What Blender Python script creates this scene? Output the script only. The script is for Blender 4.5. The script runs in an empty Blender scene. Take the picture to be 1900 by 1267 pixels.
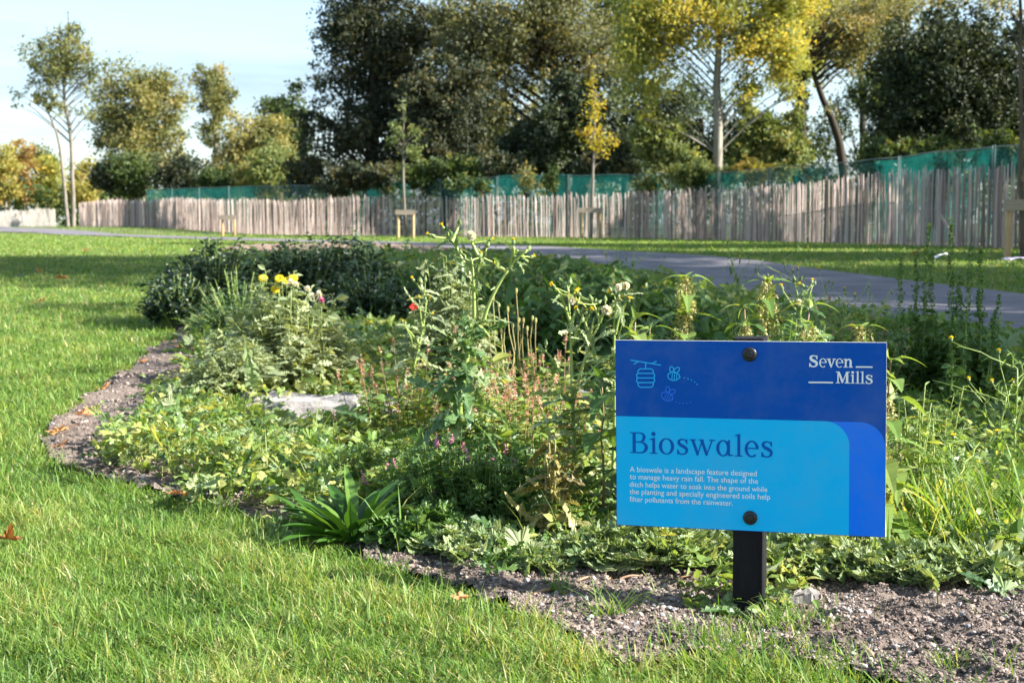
import bpy, math
import numpy as np
from mathutils import Vector, Matrix, Quaternion

# ------------------------------------------------------------------ camera, sky, sun, exposure
SC = bpy.context.scene
COL = SC.collection
F = 2640.0
PITCH = math.atan(218.5 / F)
CAMZ = 0.60
cam = bpy.data.cameras.new('camera')
cam.lens, cam.sensor_width = 36 * F / 1900, 36
cam.clip_start, cam.clip_end = 0.05, 3000
cam.dof.use_dof = True
cam.dof.focus_distance = 2.25
cam.dof.aperture_fstop = 13.5
cam.shift_x, cam.shift_y = 0, 0
camo = bpy.data.objects.new('camera', cam)
camo.location = (0, 0, CAMZ)
camo.rotation_euler = (math.pi / 2 - PITCH, 0, 0)
COL.objects.link(camo)
SC.camera = camo

SUN_EL, SUN_AZ = math.radians(31), math.radians(-12)      # azimuth counted from +X towards +Y
world = bpy.data.worlds.new('World')
SC.world = world
world.use_nodes = True
wn, wl = world.node_tree.nodes, world.node_tree.links
wn.clear()
sky = wn.new('ShaderNodeTexSky')
sky.sky_type = 'NISHITA'
sky.sun_disc = False
sky.sun_elevation = SUN_EL
sky.sun_rotation = math.pi / 2 - SUN_AZ
sky.air_density, sky.dust_density, sky.ozone_density = 1.0, 0.7, 1.6
tc = wn.new('ShaderNodeTexCoord')
mp = wn.new('ShaderNodeMapping')
mp.inputs['Scale'].default_value = (1.6, 1.6, 14)
mp.inputs['Rotation'].default_value = (0.05, -0.07, 0.3)
cn = wn.new('ShaderNodeTexNoise')
cn.inputs['Scale'].default_value = 1.7
cn.inputs['Detail'].default_value = 7
cn.inputs['Roughness'].default_value = 0.62
cr = wn.new('ShaderNodeValToRGB')
cr.color_ramp.elements[0].position, cr.color_ramp.elements[1].position = 0.42, 0.72
cr.color_ramp.elements[0].color = (0.50, 0.50, 0.50, 1)
cr.color_ramp.elements[1].color = (0.9, 0.9, 0.9, 1)
mx = wn.new('ShaderNodeMixRGB')
mx.inputs['Color2'].default_value = (1.5, 2.0, 2.5, 1)
bg = wn.new('ShaderNodeBackground')
bg.inputs['Strength'].default_value = 0.100
wo = wn.new('ShaderNodeOutputWorld')
wl.new(tc.outputs['Generated'], mp.inputs['Vector'])
wl.new(mp.outputs[0], cn.inputs['Vector'])
wl.new(cn.outputs['Fac'], cr.inputs[0])
wl.new(cr.outputs[0], mx.inputs['Fac'])
wl.new(sky.outputs[0], mx.inputs['Color1'])
wl.new(mx.outputs[0], bg.inputs['Color'])
wl.new(bg.outputs[0], wo.inputs['Surface'])

sun = bpy.data.lights.new('sun', 'SUN')
sun.energy = 5.0
sun.angle = math.radians(0.5)
sun.color = (1.0, 0.955, 0.88)
suno = bpy.data.objects.new('sun', sun)
sdir = Vector((math.cos(SUN_AZ) * math.cos(SUN_EL), math.sin(SUN_AZ) * math.cos(SUN_EL), math.sin(SUN_EL)))
suno.rotation_mode = 'QUATERNION'
suno.rotation_quaternion = (-sdir).to_track_quat('-Z', 'Y')
suno.location = sdir * 50
COL.objects.link(suno)

SC.view_settings.view_transform = 'Standard'
SC.view_settings.look = 'None'
SC.view_settings.gamma = 1
SC.view_settings.use_curve_mapping = False
SC.view_settings.exposure = 1.9
SC.render.engine = 'CYCLES'
cy = SC.cycles
cy.max_bounces, cy.diffuse_bounces, cy.glossy_bounces = 7, 3, 2
cy.transmission_bounces, cy.transparent_max_bounces = 4, 8
cy.caustics_reflective = cy.caustics_refractive = False
cy.use_denoising = True
cy.denoiser = 'OPENIMAGEDENOISE'
cy.sample_clamp_indirect = 6

# ------------------------------------------------------------------ numeric helpers
def nrm(a):
    return a / np.maximum(np.linalg.norm(a, axis=-1, keepdims=True), 1e-9)

def ss(a, b, x):
    t = np.clip((np.asarray(x, float) - a) / (b - a), 0, 1)
    return t * t * (3 - 2 * t)

def zt(x, y):                                            # height of the ground
    x, y = np.asarray(x, float), np.asarray(y, float)
    z = 0.23 * ss(8, 22, y) + 0.24 * ss(47, 60, y) * (1 - 0.6 * ss(-20, -34, x))
    z = z - 0.022 * np.exp(-((x - .37) / .26) ** 2 - ((y - 2.24) / .2) ** 2)
    return z - 0.10 * np.exp(-((x + 0.1) / 0.9) ** 2 - ((y - 4.7) / 1.2) ** 2)

def ray(u, v):
    up = -(v - 633.5) / F
    return np.array([(u - 950) / F, math.cos(PITCH) + up * math.sin(PITCH), -math.sin(PITCH) + up * math.cos(PITCH)])

def G(u, v):                                             # where a line of sight meets the ground
    d = ray(u, v)
    lo, hi = 0.5, 400.0
    t, prev = 0.8, 0.8
    while t < 400:
        if CAMZ + d[2] * t < zt(d[0] * t, d[1] * t):
            lo, hi = prev, t
            for _ in range(40):
                m = (lo + hi) / 2
                if CAMZ + d[2] * m < zt(d[0] * m, d[1] * m): hi = m
                else: lo = m
            return np.array([d[0] * hi, d[1] * hi, float(zt(d[0] * hi, d[1] * hi))])
        prev = t
        t *= 1.03
    return np.array([d[0] * t, d[1] * t, 0])

def at(u, v, y):                                         # the point at distance y on that line of sight
    d = ray(u, v)
    return np.array([d[0], d[1], d[2]]) * (y / d[1]) + np.array([0, 0, CAMZ])

def base(u, y):
    d = ray(u, 500)
    x = d[0] / d[1] * y
    return np.array([x, y, float(zt(x, y))])

class Sines:                                             # smooth pseudo-noise in the plane
    def __init__(s, seed, scale, n=9):
        r = np.random.default_rng(seed)
        a = r.uniform(0, 2 * np.pi, n)
        k = r.uniform(0.5, 1.6, n) * 2 * np.pi / scale
        s.kx, s.ky, s.p = k * np.cos(a), k * np.sin(a), r.uniform(0, 2 * np.pi, n)
    def __call__(s, x, y):
        o = 0
        for a, b, c in zip(s.kx, s.ky, s.p): o = o + np.sin(a * x + b * y + c)
        return o / math.sqrt(len(s.kx) / 2)

def inside(poly, x, y):
    r = np.zeros(np.shape(x), bool)
    n = len(poly)
    for i in range(n):
        x0, y0 = poly[i][:2]
        x1, y1 = poly[(i + 1) % n][:2]
        c = ((y0 > y) != (y1 > y))
        if y0 != y1: r ^= c & (x < (x1 - x0) * (y - y0) / (y1 - y0) + x0)
    return r

def chaikin(pts, n=2, closed=True):
    p = np.asarray(pts, float)
    for _ in range(n):
        q = np.roll(p, -1, 0) if closed else p[1:]
        b = p if closed else p[:-1]
        r = np.empty((2 * len(b), p.shape[1]))
        r[0::2], r[1::2] = b * .75 + q * .25, b * .25 + q * .75
        p = r if closed else np.vstack([p[:1], r, p[-1:]])
    return p

# ------------------------------------------------------------------ mesh accumulator
class Acc:
    def __init__(s): s.V, s.Q, s.T, s.R, s.n = [], [], [], [], 0
    def add(s, V, Q=None, T=None, r=0.5, m=0):
        V = np.asarray(V, float).reshape(-1, 3)
        for lst, f, k in ((s.Q, Q, 4), (s.T, T, 3)):
            if f is not None and len(f):
                f = np.asarray(f, np.int64).reshape(-1, k)
                lst.append((f + s.n, np.full(len(f), m, np.int32)))
        s.V.append(V)
        s.R.append(np.broadcast_to(np.asarray(r, float), (len(V),)).astype(np.float32))
        s.n += len(V)
    def scatter(s, tpl, pos, X, Y, Z, size, r, m=0):
        """copies of a template: axes X, Y, Z (n,3), size (n,) or (n,3), one random value each"""
        V0, Q0, T0 = tpl
        n, k = len(pos), len(V0)
        if n == 0: return
        size = np.asarray(size, float)
        if size.ndim == 1: size = np.repeat(size[:, None], 3, 1)
        L = V0[None] * size[:, None, :]
        V = L[..., 0:1] * X[:, None] + L[..., 1:2] * Y[:, None] + L[..., 2:3] * Z[:, None] + pos[:, None]
        off = (np.arange(n) * k)[:, None, None]
        Q = (np.asarray(Q0)[None] + off).reshape(-1, 4) if len(Q0) else None
        T = (np.asarray(T0)[None] + off).reshape(-1, 3) if len(T0) else None
        s.add(V.reshape(-1, 3), Q, T, np.repeat(np.broadcast_to(r, (n,)), k), m)
    def tubes(s, P, R, sides=4, r=0.5, m=0, cap=True):
        P, R = np.asarray(P, float), np.asarray(R, float)
        if P.ndim == 2: P, R = P[None], R[None]
        n, k, _ = P.shape
        R = np.broadcast_to(R, (n, k))
        Tn = nrm(np.gradient(P, axis=1))
        ref = np.where(np.abs(Tn[..., 2:3]) > .8, np.array([1., 0, 0]), np.array([0, 0, 1.]))
        X = nrm(np.cross(Tn, ref)); Y = np.cross(Tn, X)
        a = np.arange(sides) * 2 * np.pi / sides
        V = P[:, :, None] + R[:, :, None, None] * (np.cos(a)[:, None] * X[:, :, None] + np.sin(a)[:, None] * Y[:, :, None])
        idx = np.arange(n * k * sides).reshape(n, k, sides)
        i1 = np.roll(idx, -1, 2)
        Q = np.stack([idx[:, :-1], i1[:, :-1], i1[:, 1:], idx[:, 1:]], -1).reshape(-1, 4)
        T = None
        if cap:
            e = idx[:, -1]
            T = np.stack([np.repeat(e[:, :1], sides - 2, 1), e[:, 1:-1], e[:, 2:]], -1).reshape(-1, 3)
        s.add(V.reshape(-1, 3), Q, T, np.repeat(np.broadcast_to(r, (n,)), k * sides), m)
    def mesh(s, name, mats, smooth=False):
        me = bpy.data.meshes.new(name)
        V = np.concatenate(s.V).astype(np.float32)
        loops, starts, mi, c = [], [], [], 0
        for lst, k in ((s.Q, 4), (s.T, 3)):
            for f, m in lst:
                loops.append(f.ravel())
                starts.append(c + np.arange(len(f)) * k)
                mi.append(m)
                c += f.size
        loops, starts, mi = np.concatenate(loops), np.concatenate(starts), np.concatenate(mi)
        me.vertices.add(len(V)); me.vertices.foreach_set('co', V.ravel())
        me.loops.add(len(loops)); me.loops.foreach_set('vertex_index', loops.astype(np.int32))
        me.polygons.add(len(starts)); me.polygons.foreach_set('loop_start', starts.astype(np.int32))
        me.polygons.foreach_set('material_index', mi.astype(np.int32))
        if smooth: me.polygons.foreach_set('use_smooth', np.ones(len(starts), bool))
        else: me.polygons.foreach_set('use_smooth', np.zeros(len(starts), bool))
        at_ = me.attributes.new('rnd', 'FLOAT', 'POINT')
        at_.data.foreach_set('value', np.concatenate(s.R))
        me.update(calc_edges=True)
        for m in (mats if isinstance(mats, (list, tuple)) else [mats]): me.materials.append(m)
        return me

def frame(D, upref=None):
    D = nrm(D)
    if upref is None: upref = np.broadcast_to(np.array([0, 0, 1.0]), D.shape)
    X = np.cross(D, upref)
    bad = np.linalg.norm(X, axis=-1) < 1e-3
    X[bad] = np.array([1.0, 0, 0])
    X = nrm(X)
    return X, D, np.cross(X, D)

# ------------------------------------------------------------------ objects
def tag(o, label=None, cat=None, group=None, kind=None):
    if label: o['label'] = label
    if cat: o['category'] = cat
    if group: o['group'] = group
    if kind: o['kind'] = kind
    return o

def empty(name, loc, label, cat, group=None):
    o = bpy.data.objects.new(name, None)
    o.empty_display_size = 0.1
    o.location = tuple(float(c) for c in loc)
    COL.objects.link(o)
    return tag(o, label, cat, group)

def link(name, me, parent=None, loc=None):
    o = bpy.data.objects.new(name, me)
    if loc is not None: o.location = tuple(float(c) for c in loc)
    if parent is not None: o.parent = parent
    COL.objects.link(o)
    return o

def obj(name, acc, mats, parent=None, loc=None, smooth=False):
    return link(name, acc.mesh(name, mats, smooth), parent, loc)

# ------------------------------------------------------------------ materials
def newmat(name):
    m = bpy.data.materials.new(name)
    m.use_nodes = True
    n, l = m.node_tree.nodes, m.node_tree.links
    n.clear()
    return m, n, l, n.new('ShaderNodeOutputMaterial')

def ramp(n, stops):
    r = n.new('ShaderNodeValToRGB')
    e = r.color_ramp.elements
    while len(e) < len(stops): e.new(0.5)
    for el, (p, c) in zip(e, stops):
        el.position = p
        el.color = (*c, 1)
    return r

def leafmat(name, stops, trans=0.35, rough=0.45, spec=0.35, noise=0.0):
    """foliage: colour by each leaf's own random value, light passing through"""
    m, n, l, out = newmat(name)
    a = n.new('ShaderNodeAttribute'); a.attribute_name = 'rnd'
    r = ramp(n, stops)
    l.new(a.outputs['Fac'], r.inputs[0])
    col = r.outputs[0]
    if noise:
        t = n.new('ShaderNodeTexNoise'); t.inputs['Scale'].default_value = noise
        t.inputs['Detail'].default_value = 3
        g = n.new('ShaderNodeNewGeometry')
        l.new(g.outputs['Position'], t.inputs['Vector'])
        q = ramp(n, [(0.3, (0.72, 0.72, 0.72)), (0.7, (1.2, 1.2, 1.2))])
        l.new(t.outputs['Fac'], q.inputs[0])
        x = n.new('ShaderNodeMixRGB'); x.blend_type = 'MULTIPLY'; x.inputs['Fac'].default_value = 1
        l.new(col, x.inputs[1]); l.new(q.outputs[0], x.inputs[2])
        col = x.outputs[0]
    p = n.new('ShaderNodeBsdfPrincipled')
    p.inputs['Roughness'].default_value = rough
    p.inputs['Specular IOR Level'].default_value = spec
    l.new(col, p.inputs['Base Color'])
    if trans > 0:
        t = n.new('ShaderNodeBsdfTranslucent')
        h = n.new('ShaderNodeMixRGB'); h.blend_type = 'MULTIPLY'; h.inputs['Fac'].default_value = 1
        h.inputs[2].default_value = (1.45, 1.3, 0.55, 1)
        l.new(col, h.inputs[1])
        l.new(h.outputs[0], t.inputs['Color'])
        mix = n.new('ShaderNodeMixShader'); mix.inputs[0].default_value = trans
        l.new(p.outputs[0], mix.inputs[1]); l.new(t.outputs[0], mix.inputs[2])
        l.new(mix.outputs[0], out.inputs['Surface'])
    else:
        l.new(p.outputs[0], out.inputs['Surface'])
    return m

def surf(name, stops, scale=20, rough=0.8, detail=6, stretch=None, bump=0.0, spec=0.3, world_pos=True, scale2=None, stops2=None, use_rnd=False):
    """noise-coloured surface, optionally multiplied by a second noise"""
    m, n, l, out = newmat(name)
    g = n.new('ShaderNodeNewGeometry')
    tcn = n.new('ShaderNodeTexCoord')
    src = g.outputs['Position'] if world_pos else tcn.outputs['Object']
    if stretch:
        mpn = n.new('ShaderNodeMapping'); mpn.inputs['Scale'].default_value = stretch
        l.new(src, mpn.inputs['Vector']); src = mpn.outputs[0]
    t = n.new('ShaderNodeTexNoise')
    t.inputs['Scale'].default_value, t.inputs['Detail'].default_value, t.inputs['Roughness'].default_value = scale, detail, 0.65
    l.new(src, t.inputs['Vector'])
    r = ramp(n, stops)
    fac = t.outputs['Fac']
    if use_rnd:
        a = n.new('ShaderNodeAttribute'); a.attribute_name = 'rnd'
        ad = n.new('ShaderNodeMath'); ad.operation = 'MULTIPLY_ADD'
        ad.inputs[1].default_value = 0.35
        l.new(t.outputs['Fac'], ad.inputs[0])
        mu = n.new('ShaderNodeMath'); mu.operation = 'MULTIPLY'; mu.inputs[1].default_value = 0.65
        l.new(a.outputs['Fac'], mu.inputs[0]); l.new(mu.outputs[0], ad.inputs[2])
        fac = ad.outputs[0]
    l.new(fac, r.inputs[0])
    col = r.outputs[0]
    if stops2:
        t2 = n.new('ShaderNodeTexNoise')
        t2.inputs['Scale'].default_value, t2.inputs['Detail'].default_value = scale2, 4
        l.new(g.outputs['Position'], t2.inputs['Vector'])
        r2 = ramp(n, stops2); l.new(t2.outputs['Fac'], r2.inputs[0])
        x = n.new('ShaderNodeMixRGB'); x.blend_type = 'MULTIPLY'; x.inputs['Fac'].default_value = 1
        l.new(col, x.inputs[1]); l.new(r2.outputs[0], x.inputs[2])
        col = x.outputs[0]
    p = n.new('ShaderNodeBsdfPrincipled')
    p.inputs['Roughness'].default_value = rough
    p.inputs['Specular IOR Level'].default_value = spec
    l.new(col, p.inputs['Base Color'])
    if bump:
        b = n.new('ShaderNodeBump'); b.inputs['Strength'].default_value = bump; b.inputs['Distance'].default_value = 0.01
        l.new(t.outputs['Fac'], b.inputs['Height']); l.new(b.outputs[0], p.inputs['Normal'])
    l.new(p.outputs[0], out.inputs['Surface'])
    return m

def plain(name, col, rough=0.5, spec=0.5, coat=0.0, bump=0.0, bscale=200):
    m, n, l, out = newmat(name)
    p = n.new('ShaderNodeBsdfPrincipled')
    p.inputs['Base Color'].default_value = (*col, 1)
    p.inputs['Roughness'].default_value = rough
    p.inputs['Specular IOR Level'].default_value = spec
    if coat:
        p.inputs['Coat Weight'].default_value = coat
        p.inputs['Coat Roughness'].default_value = 0.12
    if bump:
        g = n.new('ShaderNodeTexCoord')
        t = n.new('ShaderNodeTexNoise'); t.inputs['Scale'].default_value = bscale; t.inputs['Detail'].default_value = 2
        l.new(g.outputs['Object'], t.inputs['Vector'])
        b = n.new('ShaderNodeBump'); b.inputs['Strength'].default_value = bump; b.inputs['Distance'].default_value = 0.002
        l.new(t.outputs['Fac'], b.inputs['Height'])
        l.new(b.outputs[0], p.inputs['Coat Normal' if coat else 'Normal'])
        d1 = n.new('ShaderNodeTexNoise'); d1.inputs['Scale'].default_value = 9; d1.inputs['Detail'].default_value = 8; d1.inputs['Roughness'].default_value = .7
        l.new(g.outputs['Object'], d1.inputs['Vector'])
        dr = ramp(n, [(.45, (0, 0, 0)), (.8, (.16, .16, .16))]); l.new(d1.outputs['Fac'], dr.inputs[0])
        dm = n.new('ShaderNodeMixRGB'); dm.inputs[1].default_value = (*col, 1); dm.inputs[2].default_value = (.34, .33, .30, 1)
        l.new(dr.outputs[0], dm.inputs[0]); l.new(dm.outputs[0], p.inputs['Base Color'])
    l.new(p.outputs[0], out.inputs['Surface'])
    return m

def k3(h):                                               # sRGB 0-255 triple to linear
    c = np.array(h) / 255.0
    return tuple(float(q) for q in np.where(c <= .04045, c / 12.92, ((c + .055) / 1.055) ** 2.4))

M = {}
M['grass'] = leafmat('grass_blades', [(0, (.062, .13, .025)), (.4, (.125, .235, .042)), (.72, (.205, .31, .065)), (.88, (.30, .33, .10)), (1, (.50, .44, .24))], .45, .5, .3)
M['tuft'] = leafmat('tuft_blades', [(0, (.07, .15, .025)), (.6, (.14, .26, .045)), (1, (.36, .36, .14))], .45, .5, .3)
M['light'] = leafmat('light_leaves', [(0, (.07, .14, .035)), (.5, (.15, .25, .06)), (.85, (.24, .33, .085)), (1, (.36, .38, .12))], .42)
M['mid'] = leafmat('mid_leaves', [(0, (.05, .11, .03)), (.6, (.105, .20, .05)), (1, (.19, .29, .08))], .38)
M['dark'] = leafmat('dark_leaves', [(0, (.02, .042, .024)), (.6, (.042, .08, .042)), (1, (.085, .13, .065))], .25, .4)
M['grey'] = leafmat('grey_leaves', [(0, (.16, .21, .11)), (.6, (.30, .35, .18)), (1, (.45, .48, .27))], .35, .55)
M['blue'] = leafmat('bluish_leaves', [(0, (.055, .12, .045)), (.6, (.125, .22, .075)), (1, (.27, .35, .16))], .38, .38, .5)
M['cran'] = leafmat('cut_leaves', [(0, (.10, .165, .06)), (.5, (.215, .295, .13)), (1, (.39, .44, .25))], .34, .55)
M['wither'] = leafmat('withered_leaves', [(0, (.10, .08, .03)), (.5, (.24, .20, .07)), (1, (.36, .34, .13))], .3)
M['strap'] = leafmat('strap_leaves', [(0, (.03, .085, .012)), (.6, (.055, .14, .02)), (1, (.10, .19, .03))], .35, .35, .5)
M['stem'] = leafmat('green_stems', [(0, (.13, .21, .05)), (.6, (.26, .34, .09)), (1, (.38, .40, .15))], 0, .45)
M['redstem'] = leafmat('reddish_stems', [(0, (.13, .10, .05)), (1, (.34, .19, .12))], 0, .45)
M['dry'] = leafmat('dry_stems', [(0, (.22, .18, .07)), (.6, (.38, .32, .13)), (1, (.30, .34, .10))], 0.15, .6)
M['pink'] = leafmat('pink_spikes', [(0, (.34, .17, .12)), (.6, (.54, .31, .24)), (1, (.66, .46, .36))], .25, .6)
M['magenta'] = leafmat('magenta_petals', [(0, (.45, .09, .30)), (1, (.72, .40, .55))], .3, .6)
M['yellow'] = leafmat('yellow_petals', [(0, (.68, .52, .02)), (1, (.80, .68, .03))], .3, .6)
M['white'] = leafmat('white_fluff', [(0, (.62, .58, .50)), (1, (.85, .83, .80))], .3, .8)
M['bud'] = leafmat('green_buds', [(0, (.07, .11, .035)), (1, (.17, .22, .075))], 0, .5)
M['red'] = leafmat('red_petals', [(0, (.65, .03, .02)), (1, (.75, .07, .04))], .3, .6)
M['catkin'] = leafmat('catkins', [(0, (.20, .19, .07)), (.6, (.36, .34, .13)), (1, (.50, .47, .22))], .2, .7)
M['fall'] = leafmat('fallen_leaves', [(0, (.22, .09, .04)), (.6, (.44, .19, .07)), (1, (.58, .32, .13))], .25, .6, noise=60)
M['bark'] = surf('bark', [(.3, (.06, .045, .03)), (.7, (.17, .13, .09))], 9, .9, stretch=(1, 1, .25), bump=.4)
M['barkpale'] = surf('pale_bark', [(.3, (.15, .135, .105)), (.65, (.31, .285, .235))], 7, .85, stretch=(1, 1, .35), bump=.3)
M['barkdark'] = surf('dark_bark', [(.3, (.02, .016, .012)), (.7, (.06, .045, .03))], 9, .9, stretch=(1, 1, .25))
M['pale'] = surf('weathered_chestnut', [(.05, (.11, .08, .065)), (.3, (.24, .175, .15)), (.6, (.43, .335, .29)), (.95, (.64, .53, .47))], 5, .85, stretch=(3, 3, .7), bump=.3, use_rnd=True)
M['timber'] = surf('round_timber', [(.3, (.36, .23, .11)), (.7, (.52, .37, .20))], 12, .75, stretch=(2, 2, .3))
M['board'] = surf('weathered_board', [(.3, (.24, .19, .14)), (.7, (.40, .33, .25))], 14, .8, stretch=(.5, .5, 4))
M['wire'] = plain('galvanised_wire', (.30, .30, .30), .45)
# ------------------------------------------------------------------ the setting
def grid_mesh(name, xs, ys, zf, mat, keep=None, kind='structure'):
    X, Y = np.meshgrid(xs, ys)
    Z = zf(X, Y)
    a = Acc()
    h, w = X.shape
    I = np.arange(h * w).reshape(h, w)
    Q = np.stack([I[:-1, :-1], I[:-1, 1:], I[1:, 1:], I[1:, :-1]], -1).reshape(-1, 4)
    if keep is not None:
        cx, cyy = (X[:-1, :-1] + X[1:, 1:]) / 2, (Y[:-1, :-1] + Y[1:, 1:]) / 2
        Q = Q[keep(cx, cyy).ravel()]
        used = np.unique(Q)
        mp_ = np.full(h * w, -1); mp_[used] = np.arange(len(used))
        Q = mp_[Q]
        V = np.stack([X, Y, Z], -1).reshape(-1, 3)[used]
    else:
        V = np.stack([X, Y, Z], -1).reshape(-1, 3)
    a.add(V, Q)
    o = obj(name, a, mat, smooth=True)
    return tag(o, kind=kind)

def geo(a, b, n):
    return np.geomspace(a, b, n)

# outlines measured on the ground
BED_PX = [(2600, 1267), (1900, 1330), (1680, 1280), (1560, 1238), (1440, 1228), (1300, 1215), (1190, 1245), (1090, 1212), (1010, 1160), (900, 1112), (790, 1075), (690, 1040), (590, 1003),
          (500, 968), (390, 935), (260, 905), (150, 880), (85, 848), (80, 800), (130, 760), (190, 720), (245, 680), (285, 650),
          (335, 630), (318, 600), (290, 565), (300, 525), (350, 490), (420, 466), (620, 458), (835, 466), (960, 483), (1100, 510),
          (1250, 545), (1400, 585), (1560, 622), (1700, 660), (1900, 720), (2300, 800), (2700, 1000)]
BED = chaikin([G(u, v)[:2] for u, v in BED_PX], 2)
PATH_TOP = [(-700, 420), (-300, 421), (0, 423), (93, 424), (200, 432), (400, 441), (640, 447), (830, 452), (970, 456), (1140, 467), (1240, 471), (1380, 481), (1500, 499), (1600, 511), (1750, 530), (1900, 547), (2300, 600), (2900, 690)]
PATH_BOT = [(-700, 426), (-300, 428), (0, 430), (100, 433), (240, 440), (420, 446), (640, 452), (830, 461), (960, 470), (1100, 489), (1240, 517), (1380, 547), (1500, 575), (1700, 603), (1900, 627), (2300, 700), (2900, 820)]
ptop = chaikin([G(u, v)[:2] for u, v in PATH_TOP], 2, False)
pbot = chaikin([G(u, v)[:2] for u, v in PATH_BOT], 2, False)
PATH = np.vstack([ptop, pbot[::-1]])

wob = Sines(3, 0.35)
wob2 = Sines(4, 1.3)
bump_n = Sines(5, 0.11, 12)
bump_f = Sines(6, 0.035, 14)

ys = np.concatenate([np.linspace(-6, 0.9, 12)[:-1], np.linspace(.9, 10, 120), geo(10.1, 70, 130), geo(72, 900, 30)])
xs_ = geo(.08, 500, 90) - .08
xs = np.concatenate([-xs_[::-1], xs_[1:]])
m_lawn = surf('lawn_soil', [(.3, (.06, .085, .025)), (.6, (.10, .12, .04)), (.8, (.17, .15, .07))], 8, .9, 8)
grid_mesh('ground', xs, ys, lambda x, y: zt(x, y) - .012 - .015 * inside(BED, x, y), m_lawn)

m_soil = surf('gravelly_soil', [(.25, (.06, .047, .04)), (.5, (.155, .12, .10)), (.75, (.30, .245, .21))], 80, .95, 9, bump=.8,
              scale2=3.5, stops2=[(.35, (.72, .7, .68)), (.65, (1.1, 1.1, 1.1))])
def bed_z(x, y):
    fine = np.where(y < 4.6, .0026 * bump_f(x, y) + .0035 * bump_n(x, y), .012 * wob(x, y))
    return zt(x, y) + .006 + fine
def in_bed(x, y): return inside(BED, x + .008 * wob(x * 3, y * 3), y + .014 * wob(y * 2 + 3, x * 2))
grid_mesh('soil_bed', np.arange(-1.7, 2.6, .011), np.arange(1.5, 4.62, .011), bed_z, m_soil, in_bed)
grid_mesh('far_soil_bed', np.concatenate([np.arange(-4, -.6, .022), np.arange(-.6, 11, .06)]), np.concatenate([np.arange(4.60, 9, .03), np.arange(9, 24, .08)]), bed_z, m_soil, in_bed)

# tarmac path, one sheet with its own thickness
m_tar = surf('tarmac', [(.3, (.115, .105, .115)), (.7, (.20, .185, .20))], 160, .85, 4, scale2=1.9, stops2=[(.3, (.68, .68, .70)), (.5, (.95, .95, .95)), (.72, (1.25, 1.22, 1.18))])
def strip(name, A, B, mat, lift, n=12):
    k = 400
    def res(p):
        p = np.asarray(p); d = np.r_[0, np.cumsum(np.linalg.norm(np.diff(p, axis=0), axis=1))]; d /= d[-1]
        t = np.linspace(0, 1, k)
        return np.stack([np.interp(t, d, p[:, 0]), np.interp(t, d, p[:, 1])], 1)
    A, B = res(A), res(B)
    w = np.linspace(0, 1, n)[:, None, None]
    P = A[None] * (1 - w) + B[None] * w
    z = zt(P[..., 0], P[..., 1]) + lift
    V = np.concatenate([P, z[..., None]], -1)
    I = np.arange(n * k).reshape(n, k)
    a = Acc()
    a.add(V.reshape(-1, 3), np.stack([I[1:, :-1], I[1:, 1:], I[:-1, 1:], I[:-1, :-1]], -1).reshape(-1, 4))
    return tag(obj(name, a, mat, smooth=True), kind='structure')
strip('tarmac_path', ptop, pbot, m_tar, .012)

# bare earth beyond the planting
m_earth = surf('bare_earth', [(.3, (.13, .085, .06)), (.7, (.30, .22, .165))], 14, .95, 8, bump=.6)
EARTH = chaikin([G(u, v)[:2] for u, v in [(400, 463), (470, 459), (600, 456), (740, 459), (830, 466), (840, 477), (760, 481), (640, 479), (500, 473)]], 2)
grid_mesh('bare_earth', np.arange(EARTH[:, 0].min(), EARTH[:, 0].max(), .06), np.arange(EARTH[:, 1].min(), EARTH[:, 1].max(), .06),
          lambda x, y: zt(x, y) + .03 + .012 * wob(x * .5, y * .5) + .012 * bump_n(x * .5, y * .5), m_earth, lambda x, y: inside(EARTH, x + .1 * wob(x, y), y))

# ------------------------------------------------------------------ grass
def blade_mesh(acc, rng, x, y, z, L, W, lean, r, segs=3):
    n = len(x)
    az = rng.uniform(0, 2 * np.pi, n)
    D = np.stack([np.cos(az), np.sin(az), np.zeros(n)], 1)
    Sd = np.stack([-np.sin(az + rng.normal(0, .6, n)), np.cos(az + rng.normal(0, .6, n)), np.zeros(n)], 1)
    t = np.linspace(0, 1, segs + 1)
    tw = np.array([.75, 1, .72, .05]) if segs == 3 else np.array([.8, 1, .9, .6, .05])
    bend = lean[:, None] * t[None] ** 1.7
    P = np.stack([x, y, z], 1)[:, None] + D[:, None] * (bend * L[:, None])[..., None]
    P[..., 2] += (t[None] * L[:, None]) * np.sqrt(np.maximum(.08, 1 - (bend * .85) ** 2))
    H = Sd[:, None] * (W[:, None] * tw[None] * .5)[..., None]
    V = np.stack([P - H, P + H], 2).reshape(n, -1, 3)
    k = 2 * (segs + 1)
    q = np.array([[2 * i, 2 * i + 1, 2 * i + 3, 2 * i + 2] for i in range(segs)])
    off = (np.arange(n) * k)[:, None, None]
    acc.add(V.reshape(-1, 3), (q[None] + off).reshape(-1, 4), None, np.repeat(r, k))

def scatter_pts(rng, n, y0, y1, xlo, xhi, dens):
    """random points with the given density falling with distance"""
    yy = np.linspace(y0, y1, 4000)
    w = np.maximum(xhi(yy) - xlo(yy), 0) * dens(yy)
    c = np.cumsum(w); tot = c[-1] * (yy[1] - yy[0])
    n = int(tot) if n is None else n
    y = np.interp(rng.uniform(0, c[-1], n), c, yy)
    x = rng.uniform(0, 1, n) * (xhi(y) - xlo(y)) + xlo(y)
    return x, y

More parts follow.
